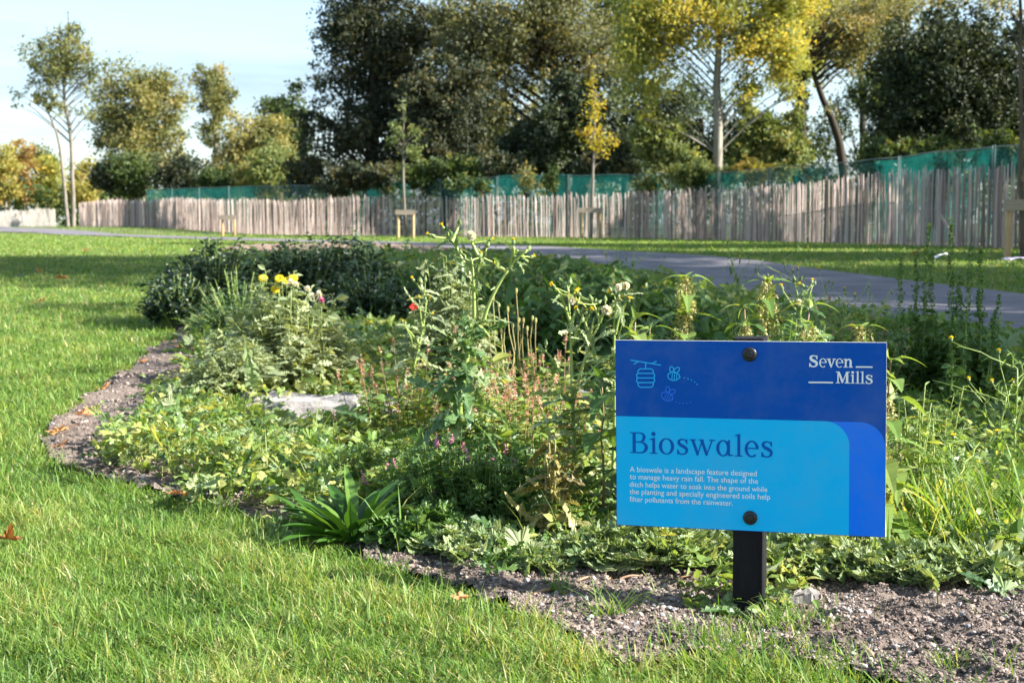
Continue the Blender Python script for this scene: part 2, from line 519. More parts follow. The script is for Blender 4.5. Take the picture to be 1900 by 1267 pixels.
patch = Sines(11, .5)
patch2 = Sines(12, .16)
def lawn():
    rng = np.random.default_rng(7)
    a = Acc()
    x, y = scatter_pts(rng, None, 1.45, 60, lambda y: -.44 * y - .5, lambda y: .42 * y + .5, lambda y: 44000 * np.minimum(1, (2.4 / y) ** 2) * (1 + .6 * ss(9, 5, y)))
    k = ~in_bed(x, y) & ~inside(PATH, x, y) & ~inside(EARTH, x, y)
    k &= y < np.interp(x, fence_xy[::-1, 0], fence_xy[::-1, 1]) + 1.2
    # the near edge beside the soil frays out
    x, y = x[k], y[k]
    n = len(x)
    g = patch(x, y); g2 = patch2(x, y)
    L = rng.gamma(6, .0044, n) * (1 + .18 * g2 + .12 * g)
    L = np.clip(L, .012, .10)
    far = np.maximum(1, y / 2.6)
    W = rng.uniform(.0013, .0027, n) * far ** .85
    r = np.clip(rng.normal(.46, .25, n) + .10 * g + .06 * g2, 0, .9)
    # drier where it is cut shortest near the camera
    dryness = ss(2.6, 1.9, y) * ss(-.55, -.1, x) * .16 + .085
    r = np.where(rng.uniform(0, 1, n) < dryness + .05 * np.maximum(g, 0), rng.uniform(.86, 1, n), r)
    L = np.where(r > .86, L * .85, L)
    blade_mesh(a, rng, x, y, zt(x, y) - .012, L, W, np.clip(rng.gamma(2.4, .44, n), .05, 1.25), r)
    tag(obj('lawn_grass', a, M['grass']), kind='stuff')

# ------------------------------------------------------------------ fence lines (needed by the lawn)
FENCE_UD = [(2080, 17.5), (1960, 20), (1800, 22.3), (1650, 25), (1500, 28), (1300, 33), (1100, 37.5), (900, 39.8), (700, 43), (500, 48), (300, 57), (150, 70)]
fence_xy = np.array([base(u, d)[:2] for u, d in FENCE_UD])
lawn()

def loose_tufts():
    """straggling grass on the soil"""
    rng = np.random.default_rng(17)
    a = Acc()
    x, y = scatter_pts(rng, 15000, 1.55, 2.9, lambda y: -.3 + 0 * y, lambda y: .5 * y + .2, lambda y: 1 + 0 * y)
    k = inside(BED, x, y) & (rng.uniform(0, 1, len(x)) < .010 + .8 * ss(.95, 1.9, patch2(x * 1.3, y * 1.3)) * ss(2.15, 1.8, y))
    x, y = x[k], y[k]; n = len(x)
    blade_mesh(a, rng, x, y, zt(x, y) - .005, rng.uniform(.02, .065, n), rng.uniform(.0014, .0026, n), rng.uniform(.2, 1.1, n), rng.uniform(.1, .8, n))
    tag(obj('stray_grass', a, M['tuft']), kind='stuff')
loose_tufts()

def pebbles():
    rng = np.random.default_rng(5)
    t = (1 + 5 ** .5) / 2
    V = nrm(np.array([(-1, t, 0), (1, t, 0), (-1, -t, 0), (1, -t, 0), (0, -1, t), (0, 1, t), (0, -1, -t), (0, 1, -t), (t, 0, -1), (t, 0, 1), (-t, 0, -1), (-t, 0, 1)], float))
    T = [(0, 11, 5), (0, 5, 1), (0, 1, 7), (0, 7, 10), (0, 10, 11), (1, 5, 9), (5, 11, 4), (11, 10, 2), (10, 7, 6), (7, 1, 8), (3, 9, 4), (3, 4, 2), (3, 2, 6), (3, 6, 8), (3, 8, 9), (4, 9, 5), (2, 4, 11), (6, 2, 10), (8, 6, 7), (9, 8, 1)]
    a = Acc()
    Vb = np.array([(-1, -1, -1), (1, -1, -1), (1, 1, -1), (-1, 1, -1), (-1, -1, 1), (1, -1, 1), (1, 1, 1), (-1, 1, 1)], float) * .72
    Qb = [(0, 3, 2, 1), (4, 5, 6, 7), (0, 1, 5, 4), (1, 2, 6, 5), (2, 3, 7, 6), (3, 0, 4, 7)]
    def cast(n, y0, y1, xlo, xhi, smin, smax, al, dens, keep):
        x, y = scatter_pts(rng, n, y0, y1, xlo, xhi, dens)
        k = in_bed(x, y) & keep(x, y); x, y = x[k], y[k]; n = len(x)
        s = np.minimum(smin * (rng.pareto(al, n) + 1), smax)
        r = np.clip(rng.normal(.45, .27, n) + .12 * bump_n(x * .5, y * .5), 0, 1)
        cls = np.where(s > .0034, rng.integers(0, 6, n), 6 + rng.integers(0, 5, n))
        for j in range(11):
            i = cls == j
            Vj = V * rng.uniform(.65, 1.2, (12, 1)) * np.array([1, .85, .65]) if j < 6 else Vb * rng.uniform(.55, 1.15, (8, 3)) * np.array([1, .85, .75])
            az = rng.uniform(0, 6.28, i.sum())
            X = nrm(np.stack([np.cos(az), np.sin(az), rng.normal(0, .35, len(az))], 1)); Y = np.cross(np.array([0, 0, 1.]), X); Y = nrm(Y + rng.normal(0, .25, Y.shape) * np.array([0, 0, 1])); Y = nrm(Y - X * np.sum(X * Y, 1, keepdims=True)); Z = np.cross(X, Y)
            pos = np.stack([x[i], y[i], bed_z(x[i], y[i]) + s[i] * .3], 1)
            a.scatter((Vj, [], T) if j < 6 else (Vj, Qb, []), pos, X, Y, Z, s[i], r[i])
    cast(135000, 1.6, 2.75, lambda y: -.2 * y, lambda y: .40 * y + .1, .0011, .0066, 2.6, lambda y: 1 / y, lambda x, y: y < 2.75)
    cast(26000, 2.7, 8, lambda y: -.36 * y, lambda y: -.17 * y, .0020, .011, 2.6, lambda y: 1 + 0 * y, lambda x, y: y > 0)
    m = leafmat('pebble_stone', [(0, (.045, .037, .033)), (.25, (.11, .086, .074)), (.55, (.23, .172, .142)), (.78, (.335, .262, .217)), (.86, (.17, .172, .185)), (1, (.43, .385, .35))], 0, .85)
    tag(obj('gravel', a, m), kind='stuff')
pebbles()

# ------------------------------------------------------------------ the sign
SX, SY, SZ, SRZ, SRO, SW, SH = .3696, 2.2141, .2670, math.radians(-16.237), math.radians(.777), .4212, .30
S_rot = Matrix.Rotation(SRZ, 4, 'Z') @ Matrix.Rotation(-SRO, 4, 'Y')
S_mat = Matrix.Translation((SX, SY, SZ)) @ S_rot
S_inv = S_mat.inverted()
def S2(u, v):                                            # a photo point on the sign's face, in the sign's own axes
    d = Vector(ray(u, v)); o = S_inv @ Vector((0, 0, CAMZ)); d = S_inv.to_3x3() @ d
    t = -o.y / d.y
    return np.array([o.x + d.x * t, o.z + d.z * t])

class Flat:
    """flat printed shapes lying just in front of the sign's face (local y < 0)"""
    def __init__(s, y): s.a, s.y, s.i = Acc(), y, 0
    def poly(s, pts, m=0):
        p = np.asarray(pts, float)
        s.i += 1
        y = s.y - s.i * 1.2e-5
        from mathutils.geometry import tessellate_polygon
        tris = tessellate_polygon([[Vector((a, b, 0)) for a, b in p]])
        s.a.add(np.stack([p[:, 0], np.full(len(p), y), p[:, 1]], 1), None, tris, .5, m)
    def ribbon(s, pts, w, m=0, closed=False):
        p = np.asarray(pts, float); w = np.broadcast_to(np.asarray(w, float), (len(p),))
        if closed: p = np.vstack([p, p[:1]]); w = np.r_[w, w[:1]]
        d = np.gradient(p, axis=0)
        if closed: d[0] = d[-1] = p[1] - p[-2]
        d = nrm(d); n = np.stack([-d[:, 1], d[:, 0]], 1)
        A, B = p + n * w[:, None] / 2, p - n * w[:, None] / 2
        s.i += 1; y = s.y - s.i * 1.2e-5
        k = len(p)
        P = np.vstack([A, B])
        Q = [(i, i + 1, k + i + 1, k + i) for i in range(k - 1)]
        s.a.add(np.stack([P[:, 0], np.full(2 * k, y), P[:, 1]], 1), Q, None, .5, m)

def smooth(pts, n=14):
    """Catmull-Rom through points (any number of columns)"""
    p = np.asarray(pts, float); out = []
    q = np.vstack([2 * p[0] - p[1], p, 2 * p[-1] - p[-2]])
    for i in range(1, len(q) - 2):
        for t in np.linspace(0, 1, n, endpoint=False):
            a, b, c, d = q[i - 1], q[i], q[i + 1], q[i + 2]
            out.append(.5 * ((2 * b) + (c - a) * t + (2 * a - 5 * b + 4 * c - d) * t * t + (3 * b - 3 * c + d - a) * t ** 3))
    return np.array(out + [p[-1]])

def R_(x0, x1, y0, y1): return ('p', [(x0, y0), (x1, y0), (x1, y1), (x0, y1)])
def P_(*pts): return ('p', list(pts))
def B_(*pts): return ('b', list(pts))                    # brush stroke: x, y, width
def ring(cx, cy_, rx, ry, ix, iy, a0=0, a1=360):
    t = np.radians(np.linspace(a0, a1, 48))
    return ('r', np.stack([cx + rx * np.cos(t), cy_ + ry * np.sin(t)], 1), np.stack([cx + ix * np.cos(t), cy_ + iy * np.sin(t)], 1))
S_low = [B_((.50, .545, .05), (.485, .63, .08), (.41, .70, .06), (.29, .725, .065), (.16, .675, .10), (.125, .57, .13), (.20, .465, .15), (.36, .38, .155), (.475, .29, .14), (.50, .17, .12), (.43, .065, .08), (.29, .02, .06), (.15, .06, .075), (.085, .19, .06)),
         P_((.05, 0), (.09, 0), (.13, .10), (.105, .24), (.05, .24)), P_((.53, .74), (.49, .74), (.455, .64), (.475, .51), (.53, .51))]
E_low = [ring(.37, .37, .345, .39, .20, .325, 0, 312), R_(.13, .655, .37, .425), ('p', [(.55, .365), (.715, .37), (.71, .42), (.57, .42)])]
L_low = [R_(.13, .27, .03, .99), P_((0, .955), (.13, .955), (.27, .99), (.27, 1.05), (.2, 1.05), (0, .99)), R_(0, .38, 0, .05)]
I_low = [R_(.13, .27, .03, .70), P_((0, .655), (.13, .655), (.27, .70), (.27, .765), (.2, .765), (0, .69)), R_(0, .38, 0, .05), ('c', .19, .94, .105)]
GL = {
 'B': (.87, [R_(.12, .275, .03, .97), R_(0, .30, 0, .05), R_(0, .30, .95, 1.0),
       B_((.2, .972, .056), (.45, .97, .058), (.60, .93, .09), (.67, .84, .135), (.675, .74, .15), (.62, .62, .12), (.50, .55, .07), (.25, .535, .055)),
       B_((.25, .537, .05), (.50, .535, .06), (.67, .48, .10), (.765, .37, .15), (.775, .25, .165), (.71, .12, .13), (.56, .04, .07), (.2, .028, .056))]),
 'i': (.38, I_low), 'l': (.38, L_low), 's': (.58, S_low), 'e': (.72, E_low),
 'o': (.74, [ring(.37, .37, .37, .39, .215, .335)]),
 'w': (1.26, [P_((.06, .73), (.22, .73), (.45, .06), (.40, -.02), (.345, -.02)), P_((.345, -.02), (.40, -.02), (.66, .73), (.59, .73)), P_((.50, .73), (.66, .73), (.90, .06), (.84, -.02), (.785, -.02)), P_((.785, -.02), (.84, -.02), (1.14, .73), (1.07, .73)), R_(0, .31, .70, .75), R_(.44, .70, .70, .75), R_(.95, 1.26, .70, .75)]),
 'a': (.82, [ring(.33, .365, .33, .385, .185, .325), P_((.52, .05), (.66, .05), (.66, .76), (.60, .76), (.52, .66)), P_((.54, .10), (.60, 0), (.82, .02), (.82, .065), (.68, .08))]),
 'S': (.74, [B_((.62, .73, .05), (.60, .85, .09), (.50, .94, .08), (.37, .965, .09), (.20, .91, .14), (.14, .77, .18), (.22, .62, .20), (.42, .51, .21), (.58, .40, .19), (.62, .25, .17), (.54, .10, .12), (.36, .03, .09), (.20, .07, .10), (.10, .24, .08)),
      P_((.03, 0), (.09, 0), (.15, .12), (.14, .32), (.03, .34)), P_((.67, 1.0), (.62, 1.0), (.57, .88), (.60, .67), (.67, .66))]),
 'v': (.84, [P_((.06, .72), (.28, .72), (.49, .08), (.44, -.02), (.36, -.02)), P_((.36, -.02), (.44, -.02), (.74, .72), (.63, .72)), R_(0, .36, .66, .74), R_(.53, .84, .66, .74)]),
 'n': (.88, [R_(.12, .29, .03, .70), R_(0, .39, 0, .07), P_((0, .66), (.29, .66), (.29, .75), (.2, .75), (0, .73)), B_((.24, .52, .08), (.35, .64, .10), (.50, .69, .11), (.62, .63, .15), (.665, .50, .17), (.665, .05, .17)), R_(.48, .86, 0, .07)]),
 'M': (1.20, [R_(.13, .24, .04, .96), R_(0, .36, 0, .07), R_(0, .30, .93, 1.0), P_((.13, 1.0), (.32, 1.0), (.65, .16), (.58, .02), (.50, .02)), P_((.50, .02), (.58, .02), (.97, 1.0), (.88, 1.0)), R_(.85, 1.05, .04, .96), R_(.74, 1.18, 0, .07), R_(.86, 1.18, .93, 1.0)]),
}
def letter(fl, ch, x, y, sx, sy, bold=1.0, m=0):
    w, parts = GL[ch]
    S = np.array([sx, sy]); O = np.array([x, y])
    for p in parts:
        if p[0] == 'p': fl.poly(np.array(p[1]) * S + O, m)
        elif p[0] == 'b':
            q = smooth(p[1], 8); fl.ribbon(q[:, :2] * S + O, q[:, 2] * (sx + sy) / 2 * bold, m)
        elif p[0] == 'c':
            t = np.linspace(0, 2 * np.pi, 28, endpoint=False)
            fl.poly(np.stack([p[1] + p[3] * bold * np.cos(t), p[2] + p[3] * bold * np.sin(t)], 1) * S + O, m)
        else:
            A, B = p[1] * S + O, p[2] * S + O
            if bold > 1: B = B + (A - B) * (bold - 1) * .35
            fl.i += 1; yy = fl.y - fl.i * 1.2e-5; k = len(A)
            PP = np.vstack([A, B])
            fl.a.add(np.stack([PP[:, 0], np.full(2 * k, yy), PP[:, 1]], 1), [(i, i + 1, k + i + 1, k + i) for i in range(k - 1)], None, .5, m)

def build_sign():
    root = empty('sign', (0, 0, 0), 'blue rectangular information sign on a short black post at the soil edge', 'sign')
    root.matrix_world = S_mat
    m_navy = plain('navy_print', k3((0, 80, 178)), .45, .06, coat=.14, bump=.35, bscale=90)
    m_blue = plain('blue_print', k3((0, 122, 255)), .4, .15, coat=.15, bump=.2, bscale=90)
    m_cyan = plain('cyan_print', (0, .50, 1.0), .4, .15, coat=.15, bump=.2, bscale=90)
    m_head = plain('heading_ink', k3((0, 90, 182)), .5, .15)
    m_white = plain('white_ink', (.88, .88, .90), .5, .15)
    m_line = plain('light_blue_ink', k3((0, 176, 250)), .4)
    m_line2 = plain('mid_blue_ink', k3((0, 108, 236)), .4)
    m_edge = plain('white_board_edge', (.80, .80, .80), .5)
    m_black = surf('black_stained_wood', [(.3, (.006, .006, .008)), (.7, (.014, .0135, .016))], 25, .7, 5, stretch=(4, 4, .4), bump=.35, spec=.15, world_pos=False)
    m_bolt = plain('black_plastic', (.012, .012, .013), .38, .5)
    # board: front face printed, the rest white
    w, h, t = SW / 2, SH / 2, .004
    a = Acc()
    V = [(-w, 0, -h), (w, 0, -h), (w, 0, h), (-w, 0, h), (-w, t, -h), (w, t, -h), (w, t, h), (-w, t, h)]
    a.add(V, [(0, 1, 2, 3)], None, .5, 1)
    a.add(V, [(5, 4, 7, 6), (1, 5, 6, 2), (4, 0, 3, 7), (3, 2, 6, 7), (4, 5, 1, 0)], None, .5, 0)
    f = Flat(-.00005)
    def field(x1, y1, r, m):
        tt = np.radians(np.linspace(90, 0, 24))
        pts = [(-w + .0008, -h + .0008), (-w + .0008, y1)] + [(x1 - r + r * math.cos(q), y1 - r + r * math.sin(q)) for q in tt] + [(x1, -h + .0008)]
        f.poly(pts, m)
    yt = (S2(1142, 772)[1] + S2(1500, 780)[1]) / 2
    r1 = .038
    field(w - .0010, yt - .0003, r1, 2)
    xc = S2(1575.5, 900)[0]
    field(xc, yt, r1, 3)
    a.V += f.a.V; a.T += [(q + a.n, mm) for q, mm in f.a.T]; a.R += f.a.R; a.n += f.a.n
    panel = obj('panel', a, [m_edge, m_navy, m_blue, m_cyan], root)
    # heading
    f = Flat(-.0003)
    def word(starts, y, cap, bold=1.0, fl=None, m=0):
        for ch, x0, x1 in starts:
            W = GL[ch][0]
            letter(fl, ch, x0, y, (x1 - x0) / W, cap, bold, m)
    k = 5.588
    xs = [('B', 275, 462), ('i', 478, 558), ('o', 573, 732), ('s', 752, 880), ('w', 893, 1160), ('a', 1168, 1345), ('l', 1360, 1440), ('e', 1458, 1610), ('s', 1625, 1757)]
    yb0, yb1 = S2(1120 + 275 / k, 780 + 336 / k)[1], S2(1120 + 1750 / k, 780 + 382 / k)[1]
    cap = S2(1172, 780 + 120 / k)[1] - yb0
    word([(c, S2(1120 + p / k, 835)[0], S2(1120 + q / k, 835)[0]) for c, p, q in xs], (yb0 + yb1) / 2, cap, 1.0, f)
    obj('heading', f.a, m_head, panel)
    # brand wordmark
    f = Flat(-.0003); k = 6.667
    def wm(lst, yb, ytop, xref):
        y0 = S2(xref, 610 + yb / k)[1]; y1 = S2(xref, 610 + ytop / k)[1]
        word([(c, S2(1380 + p / k, 690)[0], S2(1380 + q / k, 690)[0]) for c, p, q in lst], y0, y1 - y0, 1.12, f)
    wm([('S', 805, 922), ('e', 930, 1027), ('v', 1026, 1140), ('e', 1134, 1232), ('n', 1234, 1350)], 475, 330, 1540)
    wm([('M', 1140, 1316), ('i', 1320, 1376), ('l', 1382, 1436), ('l', 1442, 1496), ('s', 1502, 1598)], 675, 530, 1580)
    def bar(x0, x1, y0, y1):
        p, q = S2(1380 + x0 / k, 610 + (y0 + y1) / 2 / k), S2(1380 + x1 / k, 610 + (y0 + y1) / 2 / k)
        f.ribbon([p, ((p[0] + q[0]) / 2, (p[1] + q[1]) / 2), (q[0], (p[1] + q[1]) / 2)], (y1 - y0) / k / 1190)
    bar(1386, 1594, 462, 480); bar(802, 1105, 652, 671)
    obj('wordmark', f.a, m_white, panel)
    # beehive and bees
    f = Flat(-.0003)
    def C(X, Y): return S2(1120 + X / k, 610 + Y / k)
    def line(pts, wd, m, closed=False): f.ribbon([C(*p) for p in pts], wd / k / 1190, m, closed)
    lw = 14
    line([(330, 385), (520, 417), (712, 450)], lw, 0); line([(370, 438), (402, 420), (432, 402)], lw, 0); line([(596, 432), (626, 415), (656, 399)], lw, 0)
    line([(520, 420), (520, 455), (520, 490)], lw, 0)
    def rr(x0, x1, y0, y1, r, m, lw):
        pts = []
        for cx, cyy, a0 in ((x1 - r, y0 + r, -90), (x1 - r, y1 - r, 0), (x0 + r, y1 - r, 90), (x0 + r, y0 + r, 180)):
            for q in np.radians(np.linspace(a0, a0 + 90, 8)): pts.append((cx + r * math.cos(q), cyy + r * math.sin(q)))
        line(pts, lw, m, True)
    def cap_(x0, x1, y0, y1, r, flip):
        pts = [(x0, y1), (x0, y0 + r)] + [(x0 + r - r * math.cos(q), y0 + r - r * math.sin(q)) for q in np.linspace(0, 1.57, 8)] + [(x1 - r + r * math.sin(q), y0 + r - r * math.cos(q)) for q in np.linspace(0, 1.57, 8)] + [(x1, y1)]
        if flip: pts = [(x, y0 + y1 - yy) for x, yy in pts]
        line(pts, lw, 0)
    cap_(425, 616, 494, 548, 40, False)
    rr(408, 632, 550, 607, 27, 0, lw); rr(408, 632, 607, 664, 27, 0, lw)
    cap_(425, 616, 666, 722, 40, True)
    def bee(cx, cyy, ang, m, lw):
        ca, sa = math.cos(ang), math.sin(ang)
        def T_(px, py): return (cx + px * ca - py * sa, cyy + px * sa + py * ca)
        t = np.linspace(0, 2 * np.pi, 30, endpoint=False)
        line([T_(72 * math.cos(q), 52 * math.sin(q)) for q in t], lw, m, True)
        line([T_(70, -8), T_(80, 2), T_(84, 12)], lw, m)
        for xx, hh in ((-18, 49), (10, 51), (38, 43)): line([T_(xx, -hh), T_(xx, 0), T_(xx, hh)], lw * .8, m)
        line([T_(-44, -18), T_(-41, -16), T_(-38, -14)], lw * .8, m)
        for ox, oy, rx, ry, ra in ((-30, -82, 24, 34, -.25), (32, -78, 26, 42, .75)):
            line([T_(ox + rx * math.cos(q) * math.cos(ra) - ry * math.sin(q) * math.sin(ra), oy + rx * math.cos(q) * math.sin(ra) + ry * math.sin(q) * math.cos(ra)) for q in t], lw, m, True)
    bee(866, 585, .08, 0, 13); bee(785, 835, .45, 1, 13)
    def dashes(pts, m):
        for x, y, an in pts: line([(x - 9 * math.cos(an), y - 9 * math.sin(an)), (x, y), (x + 9 * math.cos(an), y + 9 * math.sin(an))], 12, m)
    dashes([(1000, 606, .1), (1045, 616, .3), (1087, 634, .5), (1126, 658, .65), (1157, 686, .8)], 0)
    dashes([(897, 903, .3), (940, 915, .15), (985, 920, 0), (1028, 918, -.1), (1073, 911, -.15)], 1)
    obj('bee_drawing', f.a, [m_line, m_line2], panel)
    # paragraph
    k = 5.588
    lines = [('A bioswale is a landscape feature designed', 272, 1588, 527, 578), ('to manage heavy rain fall. The shape of the', 272, 1601, 605, 654),
             ('ditch helps water to soak into the ground while', 270, 1697, 683, 740), ('the planting and specially engineered soils help', 270, 1727, 760, 818),
             ('filter pollutants from the rainwater.', 270, 1340, 838, 880)]
    allv = Acc()
    for i, (tx, x0, x1, ya, yb) in enumerate(lines):
        cu = bpy.data.curves.new('paragraph', 'FONT'); cu.body = tx; cu.size = 1; cu.resolution_u = 3; cu.offset = .002
        to = bpy.data.objects.new('paragraph', cu); COL.objects.link(to)
        dg = bpy.context.evaluated_depsgraph_get()
        me = bpy.data.meshes.new_from_object(to.evaluated_get(dg))
        bpy.data.objects.remove(to)
        V = np.empty(len(me.vertices) * 3); me.vertices.foreach_get('co', V); V = V.reshape(-1, 3)
        p, q = S2(1120 + x0 / k, 780 + ya / k), S2(1120 + x1 / k, 780 + yb / k)
        s = (q[0] - p[0]) / (V[:, 0].max() - V[:, 0].min())
        X = p[0] + (V[:, 0] - V[:, 0].min()) * s; Zz = (p[1] + q[1]) / 2 + V[:, 1] * s * 1.04
        T = [tuple(pl.vertices) for pl in me.polygons]
        tri = [c for c in T if len(c) == 3]; quad = [c for c in T if len(c) == 4]
        for c in T:
            if len(c) > 4: tri += [(c[0], c[j], c[j + 1]) for j in range(1, len(c) - 1)]
        allv.add(np.stack([X, np.full(len(X), -.0003 - i * 1e-5), Zz], 1), quad or None, tri or None)
        bpy.data.meshes.remove(me)
    obj('paragraph', allv, m_white, panel)
    # bolts: domed cap with a hexagon head
    for u, v in ((1391, 657), (1392, 960)):
        c = S2(u, v)
        b = Acc(); n = 28
        prof = [(.0, .0112), (.0016, .0112), (.0032, .0102), (.0044, .0080), (.0046, .0062), (.0038, .0060)]
        tt = np.arange(n) * 2 * np.pi / n
        V = np.concatenate([np.stack([r * np.cos(tt), np.full(n, -.0006 - y), r * np.sin(tt)], 1) for y, r in prof])
        Q = [(j * n + i, j * n + (i + 1) % n, (j + 1) * n + (i + 1) % n, (j + 1) * n + i) for j in range(len(prof) - 1) for i in range(n)]
        b.add(V, Q)
        hx = np.arange(6) * np.pi / 3 + .3
        V = np.concatenate([np.stack([r * np.cos(hx), np.full(6, -y), r * np.sin(hx)], 1) for y, r in ((.0040, .0060), (.0062, .0058), (.0066, .0048))])
        b.add(V, [(j * 6 + i, j * 6 + (i + 1) % 6, (j + 1) * 6 + (i + 1) % 6, (j + 1) * 6 + i) for j in range(2) for i in range(6)], [(12, 13, 14), (12, 14, 15), (12, 15, 16), (12, 16, 17)])
        o = obj('bolt', b, m_bolt, root); o.location = (c[0], 0, c[1])
    # post
    b = Acc(); hw = .0243; x0 = .0015
    ztop, zbot = h + .0042, -h - .24
    e = .0025
    sec = [(-hw + e, 0), (hw - e, 0), (hw, e), (hw, 2 * hw - e), (hw - e, 2 * hw), (-hw + e, 2 * hw), (-hw, 2 * hw - e), (-hw, e)]
    zz = list(np.linspace(zbot, ztop - .0015, 14)) + [ztop]
    rg = np.random.default_rng(2)
    V = []
    for z in zz:
        sc = .965 if z == ztop else 1
        for px, py in sec: V.append((x0 + px * sc + (rg.normal(0, .0003)) - .010 * (zz[-1] - z) * .3, .0045 + hw + (py - hw) * sc, z))
    b.add(V, [(j * 8 + i, j * 8 + (i + 1) % 8, (j + 1) * 8 + (i + 1) % 8, (j + 1) * 8 + i) for j in range(len(zz) - 1) for i in range(8)])
    tpk = (len(zz) - 1) * 8
    b.add(np.array(V)[tpk:], None, [(0, i, i + 1) for i in range(1, 7)])
    obj('post', b, m_black, root)
build_sign()

# ------------------------------------------------------------------ paling fence
def poly_len(p):
    d = np.r_[0, np.cumsum(np.linalg.norm(np.diff(p, axis=0), axis=1))]
    return d
def on_line(p, d, s):
    return np.stack([np.interp(s, d, p[:, 0]), np.interp(s, d, p[:, 1])], -1)

def pale_geo(acc, rng, x, y, H, loc0=(0, 0, 0), tang=(1, 0), r=None):
    n = 7
    t = np.linspace(0, 1, n)
    z = float(zt(x, y))
    lean = rng.normal(0, .022) ; bow = rng.normal(0, .022)
    P = np.stack([x + tang[0] * (lean * t * H + bow * t * (1 - t) * 2) + rng.normal(0, .003, n), y + tang[1] * lean * t * H + rng.normal(0, .02) * t, z - .05 + t * (H + .05)], 1) - np.array(loc0)
    R = rng.uniform(.0125, .0235) * np.linspace(1.1, .82, n) * rng.uniform(.93, 1.07, n)
    R[-1] *= .55
    acc.tubes(P, R, 6, rng.uniform(0, 1) if r is None else r)

def paling_fence():
    p = chaikin(fence_xy, 2, False)
    d = poly_len(p)
    rng = np.random.default_rng(21)
    s = 0.0; lst = []
    while s < d[-1]:
        lst.append(s); s += rng.uniform(.060, .102)
    lst = np.array(lst)
    q = on_line(p, d, lst); q2 = on_line(p, d, lst + .05)
    org = (*p[0], float(zt(*p[0])))
    root = empty('paling_fence', org, 'long grey cleft chestnut paling fence running behind the path', 'fence')
    wav = Sines(31, 9.0)
    rest = Acc(); k = 0
    for i in range(len(lst)):
        t = nrm(q2[i] - q[i])
        H = 1.16 + .035 * wav(lst[i], 0) + rng.normal(0, .030) + (.05 if q[i][1] < 27 else 0)
        if rng.uniform() < .01: continue
        vis = abs(q[i][0]) < .372 * q[i][1]
        if vis and k < 100:
            a = Acc(); pale_geo(a, rng, q[i][0], q[i][1], H, org, t)
            obj('pale', a, M['pale'], root, smooth=True); k += 1
        else:
            pale_geo(rest, rng, q[i][0], q[i][1], H, org, t)
    o = obj('paling', rest, M['pale'], root, smooth=True); tag(o, kind='stuff')
    for hgt in (.25, .62, 1.0):
        ln = np.arange(0, d[-1], .25)
        w = on_line(p, d, ln)
        P = np.stack([w[:, 0], w[:, 1] - .022, zt(w[:, 0], w[:, 1]) + hgt + .01 * np.sin(ln * 3)], 1) - np.array(org)
        a = Acc(); a.tubes(P, np.full(len(P), .0035), 4); obj('wire', a, M['wire'], root)
    for s in np.arange(1.2, d[-1], 2.9):
        w = on_line(p, d, np.array([s]))[0]
        a = Acc()
        z = float(zt(*w))
        P = np.array([(w[0], w[1] + .07, z - .05), (w[0] + .005, w[1] + .07, z + .6), (w[0], w[1] + .07, z + 1.2)]) - np.array(org)
        a.tubes(P, np.array([.034, .032, .028]), 8, .3); obj('fence_post', a, M['pale'], root)
    # a broken pale slipped out of line
    w = at(1755, 400, 21.5)
    a = Acc(); a.tubes(np.array([[w[0] - .10, w[1] - .05, w[2] + .02], [w[0] + .05, w[1] - .05, w[2] - .24], [w[0] + .14, w[1] - .05, w[2] - .42]]) - np.array(org), np.array([.02, .026, .022]), 6, .8)
    obj('slipped_pale', a, M['pale'], root)
paling_fence()

def far_fence():
    rng = np.random.default_rng(22)
    A, B = base(-60, 90)[:2], base(106, 74)[:2]
    org = (*A, float(zt(*A)))
    root = empty('paling_fence', org, 'short sunlit whitish paling fence at the far end of the path', 'fence')
    n = int(np.linalg.norm(B - A) / .085)
    a = Acc(); b = Acc()
    for i in range(n):
        q = A + (B - A) * i / n
        pale_geo(a, rng, q[0], q[1], .95 + .05 * math.sin(i * .11) + rng.normal(0, .03), org, nrm(B - A), .93)
    m = surf('sunlit_chestnut', [(.3, (.40, .35, .30)), (.7, (.60, .55, .49))], 5, .85, stretch=(3, 3, .7))  # sunlight on the far pales put into the colour as paler wood
    obj('paling', a, m, root)
    for hgt in (.3, .75):
        q = np.linspace(0, 1, 20)[:, None]
        w = A + (B - A) * q
        b = Acc(); b.tubes(np.stack([w[:, 0], w[:, 1] - .03, zt(w[:, 0], w[:, 1]) + hgt], 1) - np.array(org), np.full(20, .004), 4); obj('wire', b, M['wire'], root)
far_fence()

